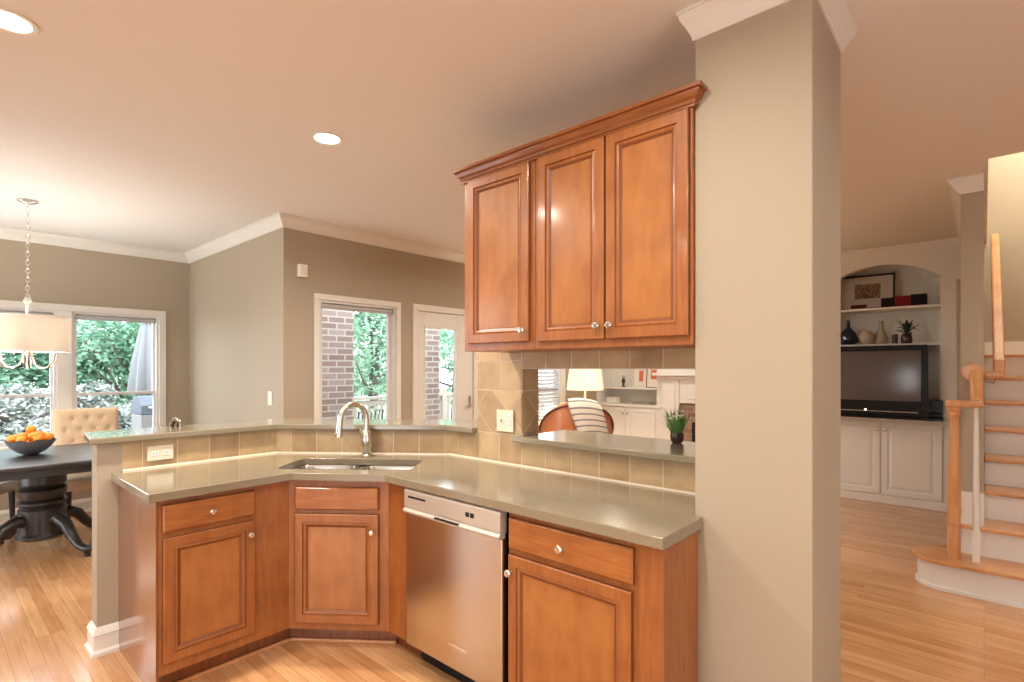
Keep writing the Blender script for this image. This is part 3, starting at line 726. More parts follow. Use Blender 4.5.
# ---------------------------------------------------------------- dining corner
def turned(mb, prof, c=(0, 0, 0), seg=24): return mb.lathe(prof, c, seg)
t = T('dining_table', 'dark wood pedestal dining table in the bay window corner', 'table', (.66, 5.60, 0))
build('tabletop', MB().box(-1.05, 1.0, -.60, .58, .725, .76, .010).box(-1.00, .95, -.55, .53, .665, .725, .004), 'table_wood', t)
flut = lambda a, z: 1 + (.035 * math.cos(16 * a) if .36 < z < .50 else 0)
build('pedestal', MB().lathe([(0, .10), (.12, .10), (.165, .125), (.165, .14), (.15, .16), (.15, .34), (.135, .36), (.155, .385), (.155, .40), (.135, .42), (.150, .45), (.155, .49), (.135, .52), (.15, .54), (.15, .60), (.17, .62), (.17, .665), (0, .665)], (0, 0, 0), 48, wob=None), 'table_wood', t, smooth=30)
for k, a in enumerate((25, 115, 205, 295)):
    pts = [(.10, 0, .24), (.18, 0, .27), (.26, 0, .23), (.33, 0, .14), (.40, 0, .075), (.48, 0, .055), (.55, 0, .075), (.575, 0, .11), (.55, 0, .13), (.53, 0, .115)]
    o = build('leg', MB().tube(pts, [.045, .047, .043, .036, .031, .028, .027, .026, .022, .014], 12), 'table_wood', t, smooth=True)
    o.rotation_euler = (0, 0, R_(a))
    build('foot_pad', MB().lathe([(0, 0), (.02, 0), (.02, .03), (0, .03)], (.49, 0, 0), 12), 'dark_leg', o)
# bowl with oranges
BC = (.60, 5.68)
wobble = lambda a, z: 1 + (.045 * math.cos(9 * a) * min(1, max(0, z - .02) / .1))
mb = MB().lathe([(0, .004), (.04, .0), (.05, .004), (.085, .022), (.125, .060), (.150, .098), (.160, .120), (.153, .118), (.142, .095), (.115, .060), (.075, .03), (0, .018)], (0, 0, 0), 72, wob=wobble)
for v in mb.bm.verts:
    r = math.hypot(v.co.x, v.co.y)
    if r > .13: v.co.z += .010 * math.cos(9 * math.atan2(v.co.y, v.co.x))
o = build('fruit_bowl', mb, 'bowl_glaze', smooth=60); tag(o, 'dark grey scalloped ceramic bowl full of oranges on the dining table', 'bowl', loc=(*BC, .761))
pos = []
for (n, rr, z, ph) in ((1, 0, .060, 0), (5, .074, .078, .2), (7, .112, .132, .5), (4, .054, .148, .1), (1, 0, .196, 0)):
    for k in range(n):
        a = ph + 2 * PI * k / n; pos.append((rr * math.cos(a), rr * math.sin(a), z + random.uniform(-.003, .003)))
om = None
for i, (x, y, z) in enumerate(pos):
    if om is None:
        mb = MB().ball((0, 0, 0), .036, 18, (1, 1, .94))
        for v in mb.bm.verts:
            if v.co.z > .030: v.co.z -= (.034 - abs(v.co.z)) * .2 + .001
        om = build('orange', mb, 'orange_peel', smooth='all')
        build('stem_button', MB().lathe([(0, .034), (.004, .033), (.003, .030)], (0, 0, 0), 8), 'leaf_dark', om); o = om
    else: o = copy_tree(om)
    tag(o, 'bright orange piled in the scalloped grey bowl on the table', 'fruit', 'oranges in the grey bowl')
    o.location = (BC[0] + x, BC[1] + y, .761 + z); o.rotation_euler = (random.uniform(-.6, .6), random.uniform(-.6, .6), random.uniform(0, 6)); o.scale = [random.uniform(.92, .99)] * 3
# tufted chairs
def dining_chair(label, loc, rz, m, hb=1.06):
    """front = -y"""
    t = T('dining_chair', label, 'chair', loc, rz)
    build('seat', MB().box(-.25, .25, -.25, .22, .37, .48, .035), m, t, smooth=True)
    # tufted back: grid with dimples
    mb = MB(); bm = mb.bm; nx, nz = 36, 36; W = .50; H = hb - .40; btn = []
    for r in range(4):
        for c in range(4 if r % 2 else 3): btn.append((-.165 + (0 if r % 2 else .055) + c * .11, H - .09 - r * .105))
    def depth(x, z):
        d = 0
        for bx, bz in btn: q = (x - bx) ** 2 + (z - bz) ** 2; d += .022 * math.exp(-q / .00045)
        e = min(W / 2 - abs(x), H - z, z); return (-.035 * (1 - math.exp(-max(e, 0) / .02))) + d
    gr = [[None] * (nx + 1) for _ in range(nz + 1)]; bk = [[None] * (nx + 1) for _ in range(nz + 1)]
    for j in range(nz + 1):
        for i in range(nx + 1):
            x = -W / 2 + W * i / nx; z = H * j / nz; ln = .16 * z
            gr[j][i] = bm.verts.new((x, .20 + ln + depth(x, z), .40 + z)); bk[j][i] = bm.verts.new((x, .255 + ln + (-.01 if min(i, j, nx - i, nz - j) == 0 else .012), .40 + z))
    for j in range(nz):
        for i in range(nx):
            bm.faces.new((gr[j][i], gr[j][i + 1], gr[j + 1][i + 1], gr[j + 1][i])); bm.faces.new((bk[j][i], bk[j + 1][i], bk[j + 1][i + 1], bk[j][i + 1]))
    for i in range(nx):
        bm.faces.new((gr[0][i], bk[0][i], bk[0][i + 1], gr[0][i + 1])); bm.faces.new((gr[nz][i], gr[nz][i + 1], bk[nz][i + 1], bk[nz][i]))
        bm.faces.new((gr[i][0], gr[i + 1][0], bk[i + 1][0], bk[i][0])); bm.faces.new((gr[i][nx], bk[i][nx], bk[i + 1][nx], gr[i + 1][nx]))
    o = build('backrest', mb, m, t, smooth=True)
    for bx, bz in btn: build('button', MB().ball((bx, .20 + .16 * bz - .016, .40 + bz), .008, 8), 'linen_grey', o, smooth='all')
    for sx in (-1, 1):
        build('leg', MB().tube([(sx * .21, -.21, .38), (sx * .215, -.215, .0)], [.024, .014], 8), 'dark_leg', t)
        build('leg', MB().tube([(sx * .21, .19, .38), (sx * .215, .27, .0)], [.024, .014], 8), 'dark_leg', t)
    return t
dining_chair('beige button tufted dining chair behind the table, against the windows', (1.08, 6.15, 0), 0, 'linen')
dining_chair('grey upholstered dining chair, only its seat edge showing below the table end', (.25, 6.33, 0), R_(50), 'linen_grey')
# chandelier
CX, CY = .565, 5.512
CX, CY = .562, 5.50
t = T('chandelier', 'drum shade chandelier on a chain over the dining table', 'chandelier', (CX, CY, 0))
build('canopy', MB().lathe([(0, CH - .001), (.062, CH - .001), (.064, CH - .008), (.05, CH - .016), (.015, CH - .03), (0, CH - .03)], (0, 0, 0), 28), 'chrome', t, smooth=True)
mb = MB(); z = CH - .03; k = 0
while z > 2.0:
    ring = [(.0, 0, 0)] * 0
    a = 0 if k % 2 else PI / 2
    pts = [(.012 * math.cos(q) * math.cos(a), .012 * math.cos(q) * math.sin(a), z - .018 + .020 * math.sin(q)) for q in [2 * PI * i / 10 for i in range(11)]]
    mb.tube(pts, .0028, 5, cap=False); z -= .033; k += 1
build('chain', mb, 'chrome', t)
build('stem', MB().lathe([(0, 2.0), (.02, 1.99), (.03, 1.965), (.012, 1.94), (.012, 1.78), (.03, 1.75), (.022, 1.70), (.012, 1.68), (.012, 1.60), (.028, 1.57), (.02, 1.54), (0, 1.53)], (0, 0, 0), 18), 'chrome', t, smooth=True)
mb = MB().lathe([(.258, 1.845), (.258, 1.575), (.253, 1.575), (.253, 1.845), (.258, 1.845)], (0, 0, 0), 56)
build('shade', mb, 'shade_fabric', t, smooth=True)
mb = MB().lathe([(.2595, 1.575), (.2595, 1.585), (.252, 1.585), (.252, 1.575), (.2595, 1.575)], (0, 0, 0), 56).lathe([(.2595, 1.838), (.2595, 1.848), (.252, 1.848), (.252, 1.838), (.2595, 1.838)], (0, 0, 0), 56)
build('shade_rim', mb, 'white_plastic', t)
mb = MB()
for k in range(3): a = PI * k / 3; mb.tube([(-.253 * math.cos(a), -.253 * math.sin(a), 1.84), (.253 * math.cos(a), .253 * math.sin(a), 1.84)], .003, 6)
build('spider', mb, 'chrome', t)
for k in range(6):
    a = 2 * PI * k / 6 + .3
    prof = [(.02, 1.60), (.028, 1.54), (.05, 1.48), (.09, 1.448), (.14, 1.455), (.18, 1.50), (.192, 1.56), (.190, 1.60)]
    o = build('arm', MB().tube([(r * math.cos(a), r * math.sin(a), z) for r, z in prof], .007, 8), 'chrome', t, smooth=True)
    c = (.190 * math.cos(a), .190 * math.sin(a))
    build('candle_cup', MB().lathe([(0, 1.595), (.022, 1.60), (.026, 1.612), (.012, 1.615), (.012, 1.66), (0, 1.66)], (*c, 0), 12), 'chrome', o, smooth=True)
    build('bulb', MB().ball((*c, 1.685), .018, 10, (1, 1, 1.5)), 'glow_tube', o, smooth='all')
ld = bpy.data.lights.new('bulb_lamp', 'POINT'); ld.energy = 38; ld.color = (1, .95, .87); ld.shadow_soft_size = .08
lo = bpy.data.objects.new('bulb_lamp', ld); COL.objects.link(lo); lo.location = (0, 0, 1.72); lo.parent = t

# ---------------------------------------------------------------- staircase
t = T('staircase', 'oak and white staircase rising behind a rounded bottom step', 'staircase', (0, 0, 0))
RS, TD, SX = .196, .28, 4.44
def bull(x0, x1, y0, y1, r, n=10):
    """front edge x0, back x1; rounded at the y1 end"""
    p = [(x0, y0)]; c = (x0 + r, y1 - r)
    for i in range(n + 1): a = R_(180 - 180 * i / n) if x1 - x0 <= 2.2 * r else R_(180 - 90 * i / n); p.append((c[0] + r * math.cos(a), c[1] + r * math.sin(a)))
    p += [(x1, p[-1][1]), (x1, y0)]; return p
yr = -1.24
build('riser', MB().prism(bull(SX, SX + .33, yr, .345, .16), 0, RS - .025), 'white_paint', t, smooth=True)
build('riser_moulding', MB().prism(bull(SX - .012, SX + .34, yr, .357, .172), 0, .022), 'white_paint', t, smooth=True)
build('tread', MB().prism(bull(SX - .03, SX + .34, yr, .375, .19), RS - .025, RS), 'oak_h', t, smooth=True, bevel=.006)
for k in range(2, 9):
    x = SX + TD * (k - 1); yl = .20 if k == 2 else -.002
    if k == 2: build('riser', MB().box(x, x + .02, yr, .19, RS, 2 * RS - .025), 'white_paint', t); build('stringer', MB().box(x + .02, x + .30, .18, .19, .0, 2 * RS - .025), 'white_paint', t)
    else: build('riser', MB().box(x, x + .02, yr, yl, RS * (k - 1), RS * k - .025), 'white_paint', t)
    if k < 8: build('tread', MB().box(x - .03, x + TD + .01, yr, yl, RS * k - .025, RS * k, .006), 'oak_h', t)
    else: build('landing', MB().box(x - .03, 7.395, yr, yl, RS * k - .025, RS * k, .006), 'oak_h', t)
build('wall_plinth', MB().box(4.725, 5.0, -.001, .135, 2 * RS, .61), 'white_paint', t)
nx_, ny_ = 4.56, .147
nw = [(0, 0), (.033, 0), (.033, .20), (.030, .215), (.036, .225), (.036, .235), (.030, .245), (.037, .30), (.036, .40), (.026, .90), (.024, .925), (.032, .94), (.032, .955), (.024, .965), (.036, .98), (.036, .995), (0, .995)]
build('newel_post', MB().lathe(nw, (nx_, ny_, RS), 24), 'oak_v', t, smooth=True)
# level volute cap from the newel to the rail, then the easing up to the wall end
cp = MB(); 
for cx_, cy_, r1 in ((nx_, ny_, .047),): cp.lathe([(0, .995), (r1 * .8, .995), (r1, 1.005), (r1, 1.03), (r1 * .85, 1.042), (0, 1.045)], (cx_, cy_, RS), 24)
cp.box(nx_ - .035, nx_ + .035, .0, ny_, RS + .997, RS + 1.04, .010)
build('volute', cp, 'oak_h', t, smooth=True)
build('handrail', MB().tube([(4.575, .035, 1.215), (4.60, .035, 1.235), (4.63, .036, 1.29), (4.68, .038, 1.36), (4.74, .04, 1.42)], [.036, .034, .034, .035, .036], 12), 'oak_v', t, smooth=True)
build('rosette', MB().lathe([(0, 0), (.062, 0), (.062, .012), (.052, .022), (0, .024)], (0, 0, 0), 28), 'oak_v', t, smooth=True)
o = [q for q in bpy.data.objects if q.name.startswith('rosette')][0]; o.rotation_euler = (0, -PI / 2, 0); o.location = (4.748, .055, 1.42)
bal = [(0, 0), (.020, 0), (.020, .20), (.017, .21), (.021, .225), (.016, .24), (.021, .255), (.016, .27), (.019, .34), (.013, .85), (.012, .995), (0, .995)]
mb = MB().lathe(bal[2:], (4.56, .038, RS), 14).box(4.54, 4.58, .018, .058, RS, RS + .20)
build('baluster', mb, 'white_paint', t, smooth=True)
mb = MB().lathe([(0, .0)] + [(.020, 0), (.020, .12), (.015, .15), (.013, .8), (0, .8)], (4.80, -.03, 2 * RS + .19), 14)
# upper handrail along the stair wall
build('wall_handrail', MB().prism_axis([(4.82, 1.40), (4.90, 1.40), (6.75, 2.62), (6.75, 2.72), (4.90, 1.51), (4.82, 1.51)], -.105, -.045, 'y'), 'oak_v', t, bevel=.012)
build('rail_return', MB().box(4.80, 4.90, -.105, -.001, 1.385, 1.43, .01), 'oak_h', t)
build('rail_bracket', MB().tube([(4.95, -.001, 1.36), (4.95, -.05, 1.345), (4.95, -.075, 1.40)], .006, 8), 'nickel', t)
S('baseboard_landing', MB().box(7.385, 7.399, -1.24, -.002, RS * 8, RS * 8 + .15), 'white_paint')
ld = bpy.data.lights.new('stair_lamp', 'POINT'); ld.energy = 150; ld.color = (1, .90, .78); ld.shadow_soft_size = .12
t = T('stair_pendant', 'small glass pendant high in the stairwell', 'pendant', (6.3, -.6, 0))
build('shade', MB().lathe([(.06, 4.5), (.11, 4.45), (.12, 4.35), (.09, 4.3), (.088, 4.3), (.118, 4.35), (.108, 4.45), (.06, 4.498)], (0, 0, 0), 20), 'clear_glass', t, smooth=True)
build('rod', MB().tube([(0, 0, 4.5), (0, 0, 5.199)], .006, 8).lathe([(0, 4.52), (.06, 4.5), (.06, 4.49), (0, 4.49)], (0, 0, 0), 16), 'nickel', t)
lo = bpy.data.objects.new('stair_lamp', ld); COL.objects.link(lo); lo.location = (0, 0, 4.15); lo.parent = t

# ---------------------------------------------------------------- living room: media side
WD = [(0, 0), (0, .015), (.003, .018), (.055, .018), (.06, .010), (.075, .010), (.095, .016), (.10, .016)]
def white_cabinet(label, Y1, W, doors, X=6.899, top=.92):
    t = T('built_in_cabinet', label, 'cabinet', (X, Y1, 0), -PI / 2)
    build('carcass', MB().box(.0, W, -.0, .345, .0, .885), 'white_paint', t)
    build('top', MB().box(-.0, W, -.03, .347, .885, top, .005), 'white_paint', t)
    build('base_moulding', MB().box(0, W, -.016, -.0005, 0, .075, .004), 'white_paint', t)
    for x0, x1, kx in doors:
        o = build('door', MB().rects(x0, x1, .095, .868, WD, -.0005), 'white_paint', t)
        knob(o, kx, -.018, .79)
    return t
white_cabinet('white panelled built-in cabinet under the television', 1.40, 1.138, [(.03, .565, .535), (.575, 1.085, .605)])
white_cabinet('white panelled built-in cabinet behind the leather armchair', 4.415, 1.055, [(.04, .50, .47), (.51, .97, .54)])
def shelf(label, Y0, Y1, z, X0=6.93, X1=7.249): return tag(build('shelf', MB().box(X0, X1, Y0, Y1, z - .025, z, .002), 'white_paint'), label, 'shelf')
shelf('upper white shelf in the arched niche above the television', .334, 1.319, 2.105)
shelf('lower white shelf in the arched niche, just above the television', .334, 1.319, 1.71)
shelf('white shelf of prints in the niche behind the armchair', 3.431, 4.359, 1.165)
# television
t = T('television', 'big black television on the white built-in cabinet', 'television', (6.73, 0, .921))
build('cabinet', MB().box(.03, .40, .425, 1.62, .03, .765, .006) if False else MB().box(.03, .11, .425, 1.38, .03, .72, .006), 'dark_plastic', t)
o = build('bezel', MB().box(.0, .03, .42, 1.385, .03, .075, .004).box(0, .03, .42, .475, .075, .765, .004).box(0, .03, 1.33, 1.385, .075, .765, .004).box(0, .03, .475, 1.33, .71, .765, .004).box(.0, .03, .475, 1.33, .075, .185, .002), 'dark_plastic', t)
build('screen', MB().box(.012, .029, .476, 1.329, .186, .709), 'screen', t)
build('trim_line', MB().box(-.002, 0, .50, 1.31, .072, .079), 'chrome', t)
build('glowing_logo_mark', MB().ball((-.002, .945, .088), .007, 8), 'can_glow', t)  # glowing dot added in place of the small logo lettering
build('stand', MB().box(-.02, .30, .30, 1.38, .0, .028, .004), 'dark_plastic', t)
t = T('media_box', 'flat black box on the cabinet top right of the television', 'media player', (6.86, 0, .951))
build('box', MB().box(.0, .20, .285, .415, .0, .19, .004) if False else MB().box(0.005, .20, .31, .415, -.001, .17, .004), 'dark_plastic', t); build('front_strip', MB().box(0, .005, .315, .41, .03, .05), 'black_gap', t)
def framed(name, label, loc, rz, tilt, W, H, fm, bm_, pm, pr, fw=.02, cat='picture'):
    t = T(name, label, cat, loc, rz); t.rotation_euler = (tilt, 0, rz)
    mb = MB().box(-W / 2, -W / 2 + fw, -.02, 0, 0, H).box(W / 2 - fw, W / 2, -.02, 0, 0, H).box(-W / 2 + fw, W / 2 - fw, -.02, 0, 0, fw).box(-W / 2 + fw, W / 2 - fw, -.02, 0, H - fw, H)
    build('frame', mb, fm, t); build('mat_board', MB().box(-W / 2 + fw, W / 2 - fw, -.010, -.004, fw, H - fw), bm_, t)
    a, b, c, d = pr; build('print', MB().box(a * W, b * W, -.0115, -.010, c * H, d * H), pm, t); return t
framed('framed_print', 'black framed print with wide mat on the upper niche shelf', (7.13, 1.02, 2.1065), -PI / 2, R_(-8), .58, .40, 'frame_black', 'mat_board', 'print_brown', (-.15, .27, .32, .74))
# books on the upper shelf
def book(label, y0, y1, z0, z1, m, x=6.95, dp=.12):
    t = T('book', label, 'book', (x, y0, z0)); w_ = y1 - y0; h_ = z1 - z0
    build('cover', MB().box(0, dp, 0, w_, 0, .004).box(0, dp, 0, w_, h_ - .004, h_).box(0, .004, 0, w_, .004, h_ - .004), m, t)
    build('pages', MB().box(.006, dp - .003, .003, w_ - .003, .0045, h_ - .0045), 'paper', t); return t
def vbook(label, y0, y1, z0, h_, m, x=6.95, dp=.13):
    t = T('book', label, 'book', (x, y0, z0)); w_ = y1 - y0
    build('cover', MB().box(0, dp, 0, .006, 0, h_).box(0, dp, w_ - .006, w_, 0, h_).box(0, .006, .006, w_ - .006, 0, h_), m, t)
    build('pages', MB().box(.006, dp - .004, .0065, w_ - .0065, .004, h_ - .006), 'paper', t); return t
vbook('black binder on the upper niche shelf, left of the red one', .716, .835, 2.106, .10, 'book_black')
vbook('dark red binder between two black ones on the niche shelf', .580, .714, 2.106, .11, 'book_red')
vbook('black binder on the upper niche shelf, right of the red one', .445, .578, 2.106, .118, 'book_black')
book('small maroon book lying before the framed print', .965, 1.115, 2.106, 2.15, 'book_maroon')
# vases
def vase(label, y, z, prof, m, x=7.05, flutes=0):
    t = T('vase', label, 'vase', (x, y, z))
    wb = (lambda a, zz: 1 + .05 * abs(math.sin(flutes * a / 2)) ) if flutes else None
    build('body', MB().lathe(prof, (0, 0, 0), 36, wob=wb), m, t, smooth=True); return t
vase('dark blue ribbed bottle vase on the lower niche shelf', 1.155, 1.711, [(0, 0), (.06, 0), (.09, .03), (.095, .07), (.08, .12), (.045, .17), (.018, .20), (.015, .27), (.018, .28), (.012, .28), (.010, .2), (0, .2)], 'vase_blue', flutes=18)
vase('round cream vase beside the dark blue bottle', .978, 1.711, [(0, 0), (.035, 0), (.065, .03), (.078, .075), (.070, .11), (.045, .14), (.022, .155), (.024, .165), (.016, .165), (.014, .15), (0, .15)], 'vase_cream')
vase('tall cream bottle vase behind the round one', .855, 1.711, [(0, 0), (.055, 0), (.070, .03), (.068, .07), (.045, .13), (.024, .17), (.020, .24), (.028, .26), (.020, .26), (.014, .2), (0, .2)], 'vase_cream', x=7.12)
tag(build('candle_holder', MB().lathe([(0, 0), (.024, 0), (.026, .10), (.022, .10), (.020, .05), (0, .05)], (0, 0, 0), 20), 'pot_dark', smooth=True), 'short dark cylinder beside the potted plant on the niche shelf', 'candle holder', loc=(6.98, .715, 1.711))
def leafblade(mb, base_, d, L_, w_, up, droop, seg=7):
    """arching leaf strip with a fold"""
    d = Vector((d[0], d[1], 0)).normalized(); sd = Vector((-d.y, d.x, 0)); rows = []
    for i in range(seg + 1):
        q = i / seg; p = Vector(base_) + d * (L_ * q * (1 - up * .5)) + Vector((0, 0, L_ * (up * q - droop * q * q)))
        ww = w_ * math.sin(PI * min(1, q * .92 + .08)) ** .8 if i < seg else .0006
        rows.append([mb.bm.verts.new(p - sd * ww), mb.bm.verts.new(p - Vector((0, 0, ww * .3))), mb.bm.verts.new(p + sd * ww)])
    for A, B in zip(rows, rows[1:]):
        for k in (0, 1): mb.bm.faces.new((A[k], A[k + 1], B[k + 1], B[k]))
t = T('potted_plant', 'leafy green plant in a dark glass pot above the television', 'plant', (7.00, .615, 1.711))
build('pot', MB().lathe([(0, 0), (.045, 0), (.052, .02), (.050, .07), (.040, .10), (.034, .105), (.032, .09), (0, .085)], (0, 0, 0), 24), 'pot_dark', t, smooth=True)
mb = MB(); rr = random.Random(3)
for k in range(26):
    a = rr.uniform(0, 2 * PI); leafblade(mb, (0, 0, .09 + rr.uniform(0, .05)), (math.cos(a), math.sin(a)), rr.uniform(.12, .22), rr.uniform(.014, .022), rr.uniform(.5, 1.4), rr.uniform(.2, .9))
build('foliage', mb, 'leaf_dark', t, fixn=False)

# ---------------------------------------------------------------- living room: fireplace, shelf pictures
t = T('fireplace', 'white mantel fireplace with brick surround seen through the pass-through', 'fireplace', (6.899, 2.40, 0), -PI / 2)   # local x = -Y
build('mantel_shelf', MB().box(-1.0, 1.0, -.20, 0, 1.345, 1.385, .006).box(-.96, .96, -.15, 0, 1.30, 1.345, .01), 'white_paint', t)
for sx in (-1, 1):
    a, b = sorted((sx * .66, sx * .90)); build('pilaster', MB().box(a, b, -.10, 0, 0, 1.30, .006).box(a + .05, b - .05, -.112, -.10, .18, 1.22, .008), 'white_paint', t)
mb = MB().box(-.66, .66, -.08, 0, .98, 1.30)
build('frieze', mb, 'white_paint', t); build('frieze_panel', MB().box(-.55, .55, -.092, -.08, 1.03, 1.25, .008).box(-.40, .40, -.10, -.092, 1.08, 1.20, .006), 'white_paint', t)
build('brick_surround', MB().box(-.66, -.50, -.05, 0, 0, .98).box(.50, .66, -.05, 0, 0, .98).box(-.50, .50, -.05, 0, .73, .98), 'brick_red', t)
build('firebox', MB().box(-.50, .50, -.04, -.002, 0, .73), 'firebox', t)
framed('framed_print', 'white framed print with one red figure, left of two on the long shelf', (7.10, 3.78, 1.166), -PI / 2, R_(-6), .24, .34, 'white_paint', 'paper', 'print_red', (-.14, .14, .25, .72), fw=.012)
framed('framed_print', 'print with a square red patch, right of two by the mantel', (7.06, 3.55, 1.166), -PI / 2, R_(-6), .24, .34, 'frame_black', 'paper', 'print_red', (-.22, .16, .36, .75), fw=.008)
t = T('figurine', 'small dark and pale figurine on the long white shelf', 'figurine', (7.08, 4.06, 1.166))
build('body', MB().lathe([(0, 0), (.035, 0), (.035, .012), (.015, .02), (.018, .05), (.03, .085), (.02, .12), (.012, .13)], (0, 0, 0), 16), 'pot_dark', t, smooth=True); build('head', MB().ball((0, 0, .155), .028, 12), 'vase_cream', t, smooth='all')
t = T('storage_box', 'small white lidded box on the built-in cabinet top', 'box', (7.02, 4.20, .9215)); build('box', MB().box(-.05, .05, -.09, .09, 0, .07, .004), 'white_plastic', t); build('lid', MB().box(-.054, .054, -.094, .094, .0705, .09, .004), 'white_paint', t)
book('flat grey book lying on the cabinet near the mantel', 3.56, 3.84, .9215, .95, 'book_grey', x=6.95, dp=.2)

# lamp on a side table by the living room window
t = T('side_table', 'round dark side table under the lit lamp', 'table', (5.86, 3.93, 0))
build('top', MB().lathe([(0, .55), (.24, .55), (.245, .56), (.24, .575), (0, .575)], (0, 0, 0), 32), 'table_wood', t, smooth=True); build('pedestal', MB().lathe([(.0, 0), (.16, 0), (.15, .02), (.03, .05), (.025, .5), (.06, .549), (0, .549)], (0, 0, 0), 20), 'table_wood', t, smooth=True)
t = T('table_lamp', 'lit table lamp with cream drum shade and pale base', 'lamp', (5.86, 3.93, .576))
build('base', MB().lathe([(0, 0), (.08, 0), (.085, .015), (.05, .03), (.06, .10), (.085, .22), (.08, .34), (.045, .43), (.018, .47), (.015, .60), (0, .60)], (0, 0, 0), 28), 'vase_cream', t, smooth=True)
build('shade', MB().lathe([(.245, .585), (.205, .90), (.200, .90), (.240, .585), (.245, .585)], (0, 0, 0), 40), 'lamp_fabric', t, smooth=True)
build('bulb', MB().ball((0, 0, .70), .035, 12, (1, 1, 1.2)), 'glow_tube', t, smooth='all')
ld = bpy.data.lights.new('bulb_lamp', 'POINT'); ld.energy = 55; ld.color = (1, .82, .6); ld.shadow_soft_size = .05
lo = bpy.data.objects.new('bulb_lamp', ld); COL.objects.link(lo); lo.location = (0, 0, .78); lo.parent = t

# leather armchair: rounded back and arms, throw over the back, facing +X/-Y
t = T('armchair', 'tan leather armchair with rounded back seen over the pass-through sill', 'armchair', (4.66, 3.24, 0), R_(-50))
# local: front = +y ... the back curve is centred on -y
def shell(mb, r0, r1, a0, a1, ztop, zb, n=26):
    rings = []
    for i in range(n + 1):
        q = i / n; a = R_(a0 + (a1 - a0) * q); s_ = math.sin(PI * q); zt = ztop(q)
        c, s2 = math.cos(a), math.sin(a); rm = (r0 + r1) / 2; th = (r1 - r0) / 2; row = [(r0, zb)]
        row += [(r0, zt - th)] + [(rm - th * math.cos(b), zt - th + th * math.sin(b)) for b in [PI * j / 6 for j in range(1, 6)]] + [(r1, zt - th), (r1, zb)]
        rings.append([mb.bm.verts.new((rr_ * c, rr_ * s2 * .95, z)) for rr_, z in row])
    for A, B in zip(rings, rings[1:]):
        for j in range(len(A) - 1): mb.bm.faces.new((A[j], A[j + 1], B[j + 1], B[j]))
        mb.bm.faces.new((A[-1], A[0], B[0], B[-1]))
    mb.bm.faces.new(rings[0]); mb.bm.faces.new(rings[-1][::-1])
zt_ = lambda q: .72 + .40 * max(0, math.sin(PI * q)) ** .75
mb = MB(); shell(mb, .27, .38, 170, 370, zt_, .16)
build('backrest', mb, 'leather', t, smooth=60)
mb = MB(); pts = []
for i in range(27):
    q = i / 26; a = R_(170 + 200 * q); pts.append((.386 * math.cos(a), .386 * .95 * math.sin(a), zt_(q) - .035))
build('piping', MB().tube(pts, .010, 8), 'leather_dark', t, smooth=True)
build('seat_cushion', MB().box(-.26, .26, -.22, .34, .30, .47, .05), 'leather', t, smooth=True)
for x in (-.33, .33):
    o = build('arm', MB().box(x - .045, x + .045, .0, .40, .13, .76, .03).tube([(x, -.02, .765), (x, .42, .765)], .06, 16), 'leather', t, smooth=True)
    build('arm_cap', MB().tube([(x, .42, .765), (x, .445, .765)], .062, 16), 'leather_dark', o, smooth=True)
build('base', MB().box(-.30, .30, -.25, .32, .12, .30, .02), 'leather', t)
for x, y in ((-.26, .28), (.26, .28), (-.22, -.22), (.22, -.22)): build('leg', MB().tube([(x, y, .13), (x * 1.05, y * 1.05, 0)], [.022, .014], 8), 'dark_leg', t)
# striped throw lying over the back
mb = MB(); bm = mb.bm; uvl = bm.loops.layers.uv.new('UVMap'); NS, NT = 12, 22; grid_ = []
A0, A1 = R_(252), R_(302)
for i in range(NS + 1):
    a = A0 + (A1 - A0) * i / NS; q = (math.degrees(a) - 170) / 200; zt = zt_(q); row = []
    prof = []
    for j in range(NT + 1):
        v = j / NT * .95     # path length over the back
        if v < .36: rr_, z = .406 + .006 * math.sin(i * 1.3), zt - .055 - (.36 - v)
        elif v < .55: b = PI * (v - .36) / .19; rr_, z = .325 + .081 * math.cos(b), zt - .055 + .082 * math.sin(b)
        else: rr_, z = .244 - .004 * math.sin(i * 1.7), zt - .055 - (v - .55)
        a2 = a + .9 * max(-.4, (.42 - v)); row.append((bm.verts.new((rr_ * math.cos(a2), rr_ * .95 * math.sin(a2), z)), i / NS, v))
    grid_.append(row)
for i in range(NS):
    for j in range(NT):
        q4 = (grid_[i][j], grid_[i + 1][j], grid_[i + 1][j + 1], grid_[i][j + 1]); f = bm.faces.new([p[0] for p in q4])
        for lp, p in zip(f.loops, q4): lp[uvl].uv = (p[1], p[2])
o = build('throw_blanket', mb, 'throw', smooth='all', fixn=True)
md = o.modifiers.new('th', 'SOLIDIFY'); md.thickness = .008; md.offset = 1
tag(o, 'cream throw with grey stripes draped over the leather armchair', 'blanket', loc=(4.66, 3.24, 0), rz=R_(-50))
# bulb plant on the sill
t = T('flowering_plant', 'narrow leaved white flowering plant at the right of the pass-through sill', 'plant', (2.49, 1.13, 1.082))
build('pot', MB().lathe([(0, 0), (.022, 0), (.030, .01), (.034, .03), (.030, .05), (.026, .05), (.026, .03), (0, .028)], (0, 0, 0), 20), 'pot_dark', t, smooth=True)
mb = MB(); rr = random.Random(5)
for k in range(70):
    a = rr.uniform(0, 2 * PI); leafblade(mb, (rr.uniform(-.016, .016), rr.uniform(-.016, .016), .03), (math.cos(a), math.sin(a)), rr.uniform(.08, .15), rr.uniform(.004, .0065), rr.uniform(.75, 1.2), rr.uniform(.0, .4))
build('leaves', mb, 'leaf', t, fixn=False)
mb = MB()
for k in range(7):
    a = rr.uniform(0, 2 * PI); x, y, z = .035 * math.cos(a), .035 * math.sin(a), rr.uniform(.12, .16)
    for j in range(6): b = 2 * PI * j / 6; mb.ball((x + .009 * math.cos(b), y + .009 * math.sin(b), z), .006, 6, (1, 1, .6))
